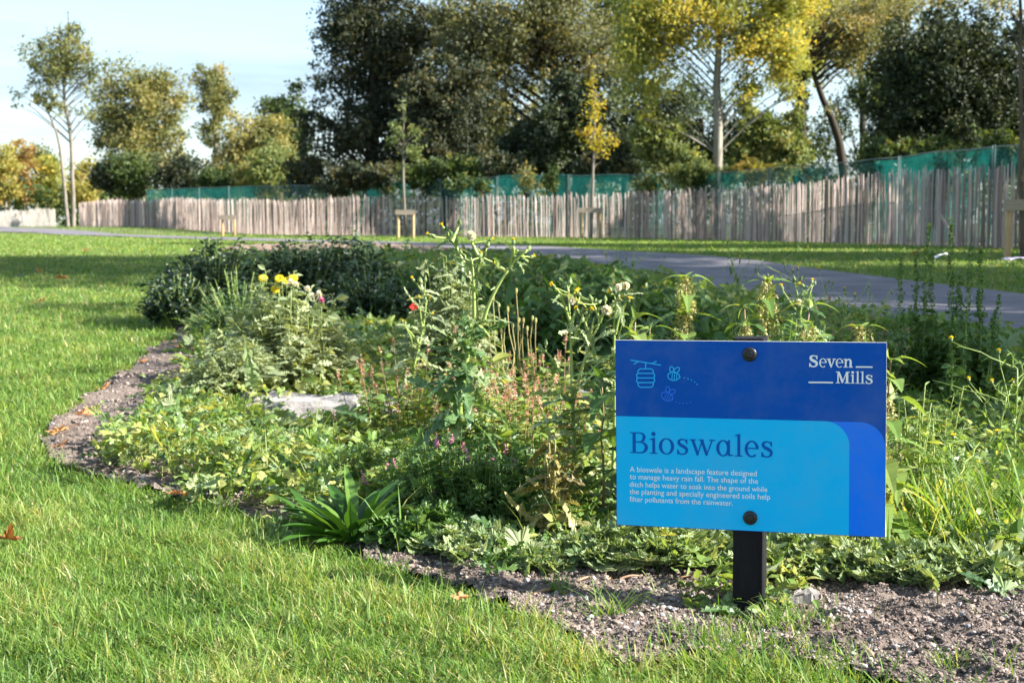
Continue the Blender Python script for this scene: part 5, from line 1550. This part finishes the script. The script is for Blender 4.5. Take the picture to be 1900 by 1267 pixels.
def litter(label, u, v, w, d, h, mat):
    p = G(u, v); rg = np.random.default_rng(int(u))
    n = 5; X, Y = np.meshgrid(np.linspace(-w, w, n), np.linspace(-d, d, n))
    Z = h * (1 - (X / w) ** 2 * .6) + rg.normal(0, h * .18, X.shape)
    I = np.arange(n * n).reshape(n, n); a = Acc()
    a.add(np.stack([X, Y, Z], -1).reshape(-1, 3), np.stack([I[:-1, :-1], I[:-1, 1:], I[1:, 1:], I[1:, :-1]], -1).reshape(-1, 4))
    tag(obj('litter', a, mat, None, p + np.array([0, 0, .03])), label, 'litter')
litter('crumpled white scrap of litter on the shaded verge', 1749, 486, .09, .06, .06, m_paper)
litter('pale lilac sheet lying at the foot of the right support stake', 1893, 489, .16, .16, .04, plain('lilac_sheet', (.55, .48, .62), .6))
# ------------------------------------------------------------------ trees
def leaf_ramp(name, a, b, c, d=None, trans=.4):
    return leafmat(name, [(0, a), (.45, b), (.8, c), (1, d or c)], trans, .5, .3)
M['t_olive'] = leaf_ramp('olive_crown', (.10, .125, .05), (.20, .22, .085), (.32, .31, .12), (.43, .35, .13))
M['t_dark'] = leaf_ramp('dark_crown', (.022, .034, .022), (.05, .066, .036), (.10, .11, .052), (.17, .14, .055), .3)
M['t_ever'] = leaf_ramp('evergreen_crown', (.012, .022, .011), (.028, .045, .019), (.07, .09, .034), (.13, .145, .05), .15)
M['t_willow'] = leaf_ramp('grey_green_crown', (.065, .075, .035), (.15, .165, .075), (.26, .26, .125), (.34, .27, .11))
M['t_yellow'] = leaf_ramp('yellow_green_crown', (.18, .22, .06), (.35, .38, .11), (.56, .52, .15), (.62, .48, .09), .5)
M['t_gold'] = leaf_ramp('golden_crown', (.24, .25, .07), (.38, .35, .10), (.49, .41, .11), (.52, .36, .10), .42)
M['t_orange'] = leaf_ramp('orange_crown', (.18, .14, .05), (.32, .21, .07), (.42, .27, .08), (.42, .36, .10), .4)
M['t_pale'] = leaf_ramp('pale_green_crown', (.09, .13, .04), (.18, .23, .08), (.30, .33, .13), (.36, .32, .12), .4)
M['t_green'] = leaf_ramp('green_crown', (.03, .055, .018), (.07, .11, .032), (.12, .17, .05), (.20, .20, .06), .4)

# a spray of three small leaves, so that crowns break up finely
_q = []
_f = []
for ax, (ox, oy), s in ((0, (0, 0), 1), (.9, (.05, .25), .8), (-.8, (-.05, .4), .75)):
    c, sn = math.cos(ax), math.sin(ax)
    k = len(_q)
    for px, py, pz in ((0, 0, 0), (.17, .32, .05), (0, .72, -.06), (-.17, .32, .05)):
        px, py = px * s, py * s
        _q.append((ox + px * c - py * sn, oy + px * sn + py * c, pz))
    _f.append((k, k + 1, k + 2, k + 3))
T_spray = (np.array(_q), np.array(_f), [])

def tree(name, label, cat, u, y, trunk, blobs, mat, bark, leaf, n, rng, group=None, trunk_r=.2, limbs=22, droop=0.0, clump=.42, clumps=60, bias=.45, rmu=.45, rsd=.22, limb_r=.25, depth=.9, tip=.35):
    """trunk: traced line (u,v) from the ground up; blobs: crown outlines (u, v, ru, rv[, dy[, weight]])"""
    loc = base(u, y)
    root = empty(name, loc, label, cat, group)
    px = y / F
    tr = Acc()
    tp = np.array([at(a, b, y) for a, b in trunk]) - loc; tp[0, 2] = -.05
    tp = smooth(tp, 5)
    tp[:, 1] += np.cumsum(rng.normal(0, .02, len(tp)))
    tr.tubes(tp, np.linspace(trunk_r, trunk_r * tip, len(tp)), 8, .5)
    # clump centres
    clump *= 1.02; leaf *= .9; n = int(n * 1.2); clumps = int(clumps * 1.15)
    B = [(*b, *([0, 1.0][len(b) - 4:])) if len(b) < 6 else b for b in blobs]
    w = np.array([b[2] * b[3] * b[5] for b in B], float); w /= w.sum()
    C, CR = [], []
    for i in rng.choice(len(B), clumps, p=w):
        bu, bv, ru, rv, dy, _ = B[i]
        d = rdir(rng, 1)[0]; q = rng.uniform(0, 1) ** bias * rng.uniform(.75, 1.28)
        c = at(bu, bv, y + dy) - loc
        C.append(c + d * q * np.array([ru * px, ru * px * depth, rv * px])); CR.append(clump * min(ru, rv) * px * rng.uniform(.42, 1.3) * (1.0 if q < .95 else .65))
    C, CR = np.array(C), np.array(CR)
    for j in rng.permutation(clumps)[:limbs]:
        below = tp[:, 2] < C[j, 2] - .75 * np.linalg.norm(C[j, :2] - tp[len(tp) // 2, :2])
        k = np.nonzero(below)[0]
        k0 = k[-1] if len(k) else len(tp) // 3
        k0 = max(k0, len(tp) // 4)
        a = tp[k0]; m = a * .5 + C[j] * .5 + np.array([0, 0, .12]) * np.linalg.norm(C[j] - a)
        p = bez(a[None], m[None], C[j][None], np.linspace(0, 1, 7))[0] + rng.normal(0, .03, (7, 3)) * np.linspace(0, 1, 7)[:, None]
        tr.tubes(p, np.linspace(trunk_r * limb_r, trunk_r * .05, 7), 5, .5)
    obj('trunk', tr, M[bark], root, smooth=True)
    # foliage
    cnt = np.maximum(3, (n * CR ** 2 / np.sum(CR ** 2)).astype(int))
    idx = np.repeat(np.arange(clumps), cnt)
    m = len(idx)
    g = rng.normal(0, .55, (m, 3))
    g *= np.array([1, 1, .8])
    if droop: g[:, 2] = -np.abs(rng.normal(0, .9, m)) * droop + g[:, 2] * (1 - droop * .5)
    pos = C[idx] + g * CR[idx][:, None]
    pos[:, 2] = np.maximum(pos[:, 2], .1)
    D = rdir(rng, m, -.35 - droop)
    r = np.clip(rmu + rng.normal(0, rsd, clumps)[idx] + rng.normal(0, rsd, m), 0, 1)
    lf = Acc()
    X, Y, Z = frame(D, rdir(rng, m, .6))
    lf.scatter(T_spray, pos, X, Y, Z, leaf * np.exp(rng.normal(0, .25, m)), r)
    obj('crown', lf, M[mat], root)
    return root

M['t_lemon'] = leaf_ramp('lemon_crown', (.26, .27, .04), (.46, .40, .05), (.62, .50, .06), (.58, .36, .05), .5)
M['barkmid'] = surf('grey_bark', [(.3, (.11, .095, .075)), (.65, (.25, .22, .175))], 7, .85, stretch=(1, 1, .35), bump=.3)
rng = np.random.default_rng(1000)
GB = 'trees behind the paling fence'
# far left
for i, (u, y, vt, ru, mat, lab) in enumerate([(8, 105, 272, 26, 't_gold', 'golden tree at the extreme left beyond the far fence'), (42, 108, 268, 24, 't_orange', 'orange brown tree second from the left beyond the far fence'), (88, 110, 285, 36, 't_yellow', 'yellow green tree third from the left beyond the far fence'), (150, 104, 298, 34, 't_gold', 'yellow tree just behind the forked tall tree'), (-40, 108, 270, 34, 't_yellow', 'yellow tree outside the left edge behind the far fence'), (66, 118, 262, 30, 't_green', 'dark green tree peeping behind the yellow ones')]):
    tree('autumn_tree', lab, 'tree', u, y, [(u, 415), (u + 3, 360), (u, 300)], [(u, (vt + 335) / 2, ru, (335 - vt) / 2), (u + 4, 352, ru * .9, 30)], mat, 'barkpale', .30, 2600, rng, 'autumn trees at the far left', .16, 12, clumps=34, clump=.5)
# forked tall slender tree
tree('forked_tree', 'tall slender forked tree with airy crown at the left fence end', 'tree', 128, 72, [(136, 418), (134, 340), (130, 250), (120, 190), (118, 120), (125, 50)], [(115, 120, 55, 62), (80, 110, 40, 50), (155, 110, 35, 60), (130, 55, 32, 30), (65, 175, 38, 26), (35, 182, 20, 18), (160, 190, 26, 40), (125, 215, 30, 26, 0, .4)], 't_olive', 'barkmid', .20, 4600, rng, GB, .12, 50, clumps=100, clump=.34, bias=.6, rmu=.42, limb_r=.35)
tree('slim_tree', 'leaning pale stem beside the forked tree', 'tree', 122, 71.5, [(126, 418), (117, 330), (108, 262), (98, 232), (85, 200)], [(75, 180, 26, 22), (105, 200, 20, 24)], 't_olive', 'barkmid', .25, 300, rng, GB, .10, 8, clumps=12, clump=.4)
# middle left
tree('round_tree', 'broad olive tree rounded against the sky right of the forked tree', 'tree', 262, 88, [(262, 415), (262, 340), (262, 240)], [(240, 190, 66, 80), (290, 185, 58, 70), (320, 170, 34, 50), (215, 235, 46, 70), (265, 280, 80, 60), (200, 300, 36, 50), (320, 260, 40, 60)], 't_olive', 'barkpale', .25, 16000, rng, GB, .3, 44, clumps=150, clump=.38, rmu=.52, bias=.4)
tree('narrow_tree', 'narrow upright olive tree with a pointed ivy covered top', 'tree', 402, 92, [(402, 415), (402, 300), (398, 200), (392, 140)], [(396, 150, 34, 32), (402, 190, 30, 40), (395, 240, 26, 50), (430, 175, 16, 16)], 't_olive', 'barkpale', .24, 5000, rng, GB, .25, 12, clumps=50, clump=.42, rmu=.4)
tree('round_tree', 'yellowish tree between the narrow tree and the dark evergreen', 'tree', 470, 84, [(470, 415), (470, 340), (470, 260)], [(475, 250, 52, 45), (430, 270, 44, 55), (500, 300, 44, 55), (440, 320, 50, 40), (520, 240, 30, 30)], 't_olive', 'barkpale', .25, 9500, rng, GB, .25, 26, clumps=100, clump=.40, rmu=.68)
tree('round_tree', 'dark green tree showing between yellowish tree and evergreen', 'tree', 520, 90, [(520, 415), (520, 330), (520, 240)], [(520, 210, 38, 40), (560, 200, 30, 50), (545, 270, 40, 60)], 't_green', 'bark', .32, 4200, rng, GB, .25, 12, clumps=60, clump=.4)
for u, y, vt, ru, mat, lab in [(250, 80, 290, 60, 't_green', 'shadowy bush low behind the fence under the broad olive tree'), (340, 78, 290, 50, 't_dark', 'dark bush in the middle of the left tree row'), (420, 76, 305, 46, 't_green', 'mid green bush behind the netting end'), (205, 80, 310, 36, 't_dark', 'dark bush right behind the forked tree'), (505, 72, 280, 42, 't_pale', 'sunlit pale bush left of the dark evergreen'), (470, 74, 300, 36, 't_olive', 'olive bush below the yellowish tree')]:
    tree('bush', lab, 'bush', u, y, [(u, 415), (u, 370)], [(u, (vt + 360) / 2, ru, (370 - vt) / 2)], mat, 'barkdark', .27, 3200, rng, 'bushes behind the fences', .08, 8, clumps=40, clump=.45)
# big dark evergreen mass
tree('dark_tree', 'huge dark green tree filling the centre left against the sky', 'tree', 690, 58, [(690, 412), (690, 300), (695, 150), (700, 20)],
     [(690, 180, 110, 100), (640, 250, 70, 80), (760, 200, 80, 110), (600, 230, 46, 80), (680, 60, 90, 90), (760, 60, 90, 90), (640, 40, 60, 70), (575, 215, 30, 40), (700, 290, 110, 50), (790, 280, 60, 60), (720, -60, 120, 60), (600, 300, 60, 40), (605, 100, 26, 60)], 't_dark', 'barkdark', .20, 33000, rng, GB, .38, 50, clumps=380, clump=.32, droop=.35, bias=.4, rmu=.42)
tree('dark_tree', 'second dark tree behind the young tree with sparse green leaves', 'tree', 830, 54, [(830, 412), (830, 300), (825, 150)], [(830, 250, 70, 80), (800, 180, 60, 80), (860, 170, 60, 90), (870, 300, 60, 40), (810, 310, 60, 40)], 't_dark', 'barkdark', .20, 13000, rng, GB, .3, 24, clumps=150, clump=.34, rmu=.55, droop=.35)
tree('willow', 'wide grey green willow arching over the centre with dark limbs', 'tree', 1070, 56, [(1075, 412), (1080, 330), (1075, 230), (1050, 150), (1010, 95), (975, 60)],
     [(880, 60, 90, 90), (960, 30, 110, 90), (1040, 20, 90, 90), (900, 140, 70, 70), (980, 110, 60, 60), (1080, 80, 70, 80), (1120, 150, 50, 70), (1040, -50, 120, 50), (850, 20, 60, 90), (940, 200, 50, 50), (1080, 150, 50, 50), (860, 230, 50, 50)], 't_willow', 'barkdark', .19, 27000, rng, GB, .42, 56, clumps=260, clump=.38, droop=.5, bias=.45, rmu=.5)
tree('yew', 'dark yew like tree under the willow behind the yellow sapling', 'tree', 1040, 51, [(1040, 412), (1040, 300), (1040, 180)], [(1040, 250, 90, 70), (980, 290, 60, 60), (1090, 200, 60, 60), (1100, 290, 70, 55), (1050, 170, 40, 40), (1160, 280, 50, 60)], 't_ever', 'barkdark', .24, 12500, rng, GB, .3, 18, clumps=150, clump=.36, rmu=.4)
tree('autumn_tree', 'olive tree glimpsed through the gap in the middle', 'tree', 890, 75, [(890, 412), (890, 330), (890, 250)], [(890, 260, 60, 60), (940, 230, 50, 50), (920, 310, 60, 40), (990, 170, 40, 30)], 't_olive', 'bark', .30, 3200, rng, GB, .25, 14, clumps=60, clump=.4, rmu=.6)
# pale trunk tree
tree('pale_trunked_tree', 'tall tree with pale straight trunk and yellow green crown', 'tree', 1330, 40, [(1331, 412), (1331, 330), (1332, 230), (1330, 160), (1333, 80), (1335, 0), (1338, -70)],
     [(1260, 60, 80, 70), (1200, 90, 60, 70), (1330, 20, 90, 70), (1420, 70, 70, 70), (1460, 110, 50, 60), (1390, 150, 60, 45), (1210, 20, 80, 60), (1440, 0, 80, 60), (1180, 160, 40, 40), (1330, -70, 130, 50), (1455, 165, 30, 30), (1250, 150, 40, 40), (1260, 215, 44, 26, 0, .6), (1190, 210, 40, 30, 0, .6), (1400, 215, 40, 22, 0, .5)], 't_yellow', 'barkpale', .135, 26000, rng, GB, .155, 60, clumps=260, clump=.46, bias=.5, rmu=.45, limb_r=.15)
tree('golden_tree', 'golden leaved tree right behind the pale trunked one', 'tree', 1500, 47, [(1492, 412), (1488, 300), (1486, 180), (1492, 60)], [(1500, 60, 46, 80), (1480, 130, 44, 50), (1520, -20, 60, 50), (1470, 20, 40, 60)], 't_yellow', 'barkdark', .16, 7000, rng, GB, .16, 14, clumps=80, clump=.38, rmu=.35)
tree('ivy_clad_tree', 'upright trunk thickly wrapped in ivy behind the fence', 'tree', 1490, 44, [(1490, 412), (1489, 300), (1487, 200), (1484, 130)], [(1489, 280, 13, 50), (1487, 200, 14, 60), (1488, 330, 16, 30), (1484, 130, 12, 26)], 't_ever', 'barkdark', .16, 2400, rng, GB, .17, 6, clumps=46, clump=.6, rmu=.6)
tree('leaning_tree', 'dark trunk leaning left with bare branches in the sky gap', 'tree', 1572, 44, [(1574, 412), (1562, 290), (1545, 225), (1525, 180), (1508, 130), (1500, 90)], [(1560, 60, 60, 70), (1600, 40, 50, 60), (1530, 100, 30, 40), (1575, 130, 40, 40, 0, .4), (1545, 200, 26, 40, 0, .3)], 't_willow', 'barkdark', .14, 3800, rng, GB, .15, 40, clumps=60, clump=.4, rmu=.7, limb_r=.3)
tree('bush', 'thin scrub below the leaning trunk against bright sky', 'bush', 1600, 45, [(1600, 412), (1600, 330)], [(1590, 280, 54, 40, 0, .8), (1530, 270, 44, 50), (1640, 240, 30, 70), (1560, 200, 40, 40, 0, .5), (1610, 170, 40, 50, 0, .6)], 't_green', 'barkdark', .14, 4600, rng, 'bushes behind the fences', .07, 26, clumps=70, clump=.5)
# ivy mass on the right
tree('ivy_mass', 'massive dark ivy clad tree with olive sunlit top at the right', 'tree', 1745, 34, [(1745, 412), (1745, 300), (1740, 150)],
     [(1740, 150, 105, 110), (1680, 170, 70, 90), (1800, 110, 80, 90), (1830, 200, 80, 90), (1750, 250, 120, 60), (1690, 80, 60, 50), (1770, 45, 70, 40), (1640, 210, 40, 60), (1880, 120, 50, 90), (1900, 240, 60, 60), (1950, 150, 60, 90)], 't_ever', 'barkdark', .135, 44000, rng, GB, .3, 20, clumps=380, clump=.34, bias=.28, rmu=.56)
tree('bare_topped_tree', 'thin brown topped tree rising behind the ivy clad one', 'tree', 1640, 50, [(1640, 412), (1640, 250), (1640, 100), (1650, 0)], [(1620, 40, 60, 60), (1680, 10, 70, 50), (1760, -10, 60, 40), (1590, 100, 40, 50), (1860, 10, 50, 40)], 't_willow', 'barkdark', .15, 4600, rng, GB, .14, 36, clumps=80, clump=.36, rmu=.75)
# bushes in front of the dark interior
for u, y, bl, mat, n, lab in [(1245, 40, [(1235, 275, 46, 56), (1205, 245, 34, 36), (1275, 300, 40, 34), (1190, 230, 22, 26)], 't_pale', 3800, 'pale green bush left of the pale trunk'), (1420, 41, [(1425, 240, 44, 44), (1400, 280, 50, 36), (1455, 285, 40, 50), (1390, 215, 24, 26), (1470, 220, 24, 30)], 't_pale', 6000, 'pale green bush right of the pale trunk'),
                              (1300, 39, [(1290, 322, 40, 26), (1340, 330, 36, 22)], 't_pale', 1600, 'low pale scrub at the foot of the pale trunk'), (1395, 38.5, [(1400, 318, 40, 20)], 't_gold', 900, 'low orange yellow scrub on the netting right of the pale trunk'),
                              (1130, 46, [(1140, 300, 40, 40), (1100, 310, 40, 30)], 't_dark', 1800, 'dark scrub behind the yellow sapling'), (1660, 30, [(1625, 300, 26, 46), (1650, 330, 30, 26)], 't_green', 1600, 'grey green shrub poking over the netting at the right'),
                              (1850, 26, [(1850, 280, 40, 40), (1890, 290, 30, 30)], 't_green', 1800, 'olive shrub over the netting at the far right'), (1720, 29, [(1700, 290, 50, 30), (1760, 280, 40, 26)], 't_green', 1700, 'brownish scrub under the ivy clad tree'),
                              (975, 43, [(975, 330, 20, 26), (1000, 345, 14, 14)], 't_olive', 170, 'sparse olive shrub in front of the netting'), (1030, 42.5, [(1022, 330, 14, 30)], 't_green', 240, 'thin green shrub in front of the netting'), (1200, 41, [(1205, 345, 26, 22)], 't_pale', 600, 'feathery pale shrub in front of the netting'), (900, 46, [(890, 345, 20, 16), (850, 340, 22, 18)], 't_green', 260, 'sparse green shrub in front of the netting'),
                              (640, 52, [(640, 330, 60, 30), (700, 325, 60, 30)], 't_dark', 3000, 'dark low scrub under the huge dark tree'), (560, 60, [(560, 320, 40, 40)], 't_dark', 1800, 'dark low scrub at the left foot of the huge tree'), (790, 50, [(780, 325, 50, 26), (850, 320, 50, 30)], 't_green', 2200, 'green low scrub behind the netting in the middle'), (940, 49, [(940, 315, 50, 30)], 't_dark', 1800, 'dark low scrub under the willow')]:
    tree('bush', lab, 'bush', u, y, [(u, 425), (u, 370)], bl, mat, 'barkdark', .17 if y < 45 else .22, n, rng, 'bushes behind the fences', .05, 10, clumps=50, clump=.42, rmu=.5)
# young trees on the verge
YG = 'young trees planted on the verge'
tree('young_tree', 'young tree with bright yellow leaves in the timber frame', 'tree', 1096, 35.1, [(1096, 446), (1099, 380), (1101, 300), (1104, 230), (1101, 170), (1102, 130)], [(1101, 152, 9, 30, 0, 1.8), (1104, 200, 14, 34, 0, 1.5), (1102, 245, 20, 30), (1108, 268, 34, 18), (1074, 242, 16, 10), (1134, 255, 16, 14), (1118, 285, 16, 12)], 't_lemon', 'barkmid', .10, 560, rng, YG, .046, 34, clumps=70, clump=.75, bias=.7, rmu=.4, limb_r=.3, tip=.08)
tree('young_tree', 'young thin tree with sparse dull green leaves in its frame', 'tree', 752, 37.1, [(753, 437), (750, 380), (748, 300), (749, 240), (747, 180)], [(735, 255, 18, 26), (762, 280, 22, 22), (748, 205, 12, 40), (770, 245, 14, 18)], 't_pale', 'barkmid', .12, 420, rng, YG, .045, 30, clumps=44, clump=.5, bias=.7, limb_r=.3, rmu=.3, tip=.08)
tree('young_tree', 'bare young tree at the right edge of the photo', 'tree', 1897, 17.55, [(1897, 500), (1898, 420), (1896, 300), (1894, 150), (1893, 0), (1892, -80)], [(1865, 40, 30, 60), (1920, 40, 30, 60), (1890, -60, 40, 40)], 't_willow', 'bark', .09, 60, rng, YG, .042, 22, clumps=30, clump=.4, limb_r=.22)
# unseen trees right of the frame, added to shade path, far lawn and verge
def off_tree(label, x, y, h, r, n, mat='t_green', z0=.33, r0=.16):
    loc = np.array([x, y, float(zt(x, y))]); root = empty('unseen_shade_tree', loc, label, 'tree', 'unseen trees added for shade right of the path')
    tr = Acc(); P = np.array([(0, 0, -.05), (.05, 0, h * .4), (0, .05, h * .8)]); tr.tubes(smooth(P, 5), np.linspace(r0, r0 * .4, 11), 8, .5)
    k = 90; D = rdir(rng, k); C = D * (rng.uniform(0, 1, k) ** .5)[:, None] * np.array([r, r, h * (1 - z0) / 2]) + np.array([0, 0, h * (1 + z0) / 2])
    for j in range(20): tr.tubes(bez(np.array([[0, 0, h * .4]]), np.array([[C[j, 0] * .4, C[j, 1] * .4, C[j, 2] * .8]]), C[j][None], np.linspace(0, 1, 6))[0], np.linspace(.05, .01, 6), 5, .5)
    obj('trunk', tr, M['bark'], root, smooth=True)
    i = rng.integers(0, k, n); pos = C[i] + rng.normal(0, .3, (n, 3)) * r * .5; lf = Acc(); X, Y, Z = frame(rdir(rng, n, -.3), rdir(rng, n, .5))
    lf.scatter(T_spray, pos, X, Y, Z, np.full(n, .30), rng.uniform(0, 1, n)); obj('crown', lf, M[mat], root)
tree('dark_tree', 'black green evergreen filling the space behind the pale trunk', 'tree', 1300, 54, [(1300, 412), (1300, 300), (1300, 220)], [(1240, 260, 60, 70), (1320, 270, 70, 60), (1400, 260, 60, 60), (1180, 250, 50, 60), (1440, 300, 40, 40), (1290, 190, 60, 40, 0, .6), (1150, 200, 40, 40, 0, .6)], 't_ever', 'barkdark', .22, 10500, rng, GB, .25, 12, clumps=130, clump=.36, rmu=.45)
tree('open_tree', 'thin olive brown tree filling the sky behind the leaning trunk', 'tree', 1600, 60, [(1600, 412), (1600, 250), (1595, 120), (1590, 20)], [(1560, 30, 90, 80), (1650, 50, 70, 80), (1700, -20, 90, 60), (1610, 140, 50, 50, 0, .7), (1540, 130, 40, 50, 0, .6), (1800, -20, 90, 40)], 't_olive', 'barkdark', .17, 8500, rng, GB, .17, 44, clumps=130, clump=.5, rmu=.55)
tree('open_tree', 'green tree joining the willow to the pale trunked tree', 'tree', 1160, 58, [(1160, 412), (1160, 250), (1158, 100)], [(1150, 60, 60, 80), (1180, 130, 50, 60), (1120, 10, 60, 60), (1200, 200, 50, 50), (1250, 180, 60, 60), (1340, 190, 60, 40, 0, .7)], 't_green', 'barkdark', .18, 9500, rng, GB, .2, 30, clumps=130, clump=.46, rmu=.55)
def woodland():
    """the far wood that closes the view between the trunks"""
    n = 26000
    x = rng.uniform(-62, 70, n); y = rng.uniform(104, 122, n)
    prof = Sines(77, 26.0)
    top = 4.2 + 1.0 * prof(x, 0 * x)
    z = zt(x, y) + top * rng.uniform(0, 1, n) ** .8
    a = Acc(); X, Y, Z = frame(rdir(rng, n, -.3), rdir(rng, n, .5))
    a.scatter(T_spray, np.stack([x, y, z], 1), X, Y, Z, np.full(n, .62), np.clip(rng.normal(.5, .3, n), 0, 1))
    tag(obj('far_woodland', a, M['t_green']), kind='stuff')
woodland()
SHADE = [(9.5, 4.2, 6.3, 2.0, 9500, 'nearest unseen tree added for shade beside the path bend'), (13.2, 12.0, 14.0, 2.9, 12000, 'tall unseen tree added for shade behind the path bend'), (12.5, 6.3, 9.6, 1.8, 5200, 'slim unseen tree added for shade between the two nearer ones'), (13.0, 9.6, 8.8, 1.9, 6000, 'leafy unseen tree added for shade beside the path end'), (20.5, 20.5, 17, 2.4, 8000, 'tallest unseen tree added for shade by the fence corner'),
         (11.5, 17.0, 8.5, 1.7, 5200, 'round unseen tree added for shade just behind the fence'), (14.5, 20.8, 9.5, 1.9, 5200, 'broad unseen tree added for shade second along the fence'), (17.5, 29.0, 11, 2.3, 6000, 'broad unseen tree added for shade third along the fence'), (21, 35.0, 12, 2.6, 6000, 'broad unseen tree added for shade farthest along the fence')]
for x, y, h, r, n, lab in SHADE: off_tree(lab, x, y, h, r, n, z0=.2)
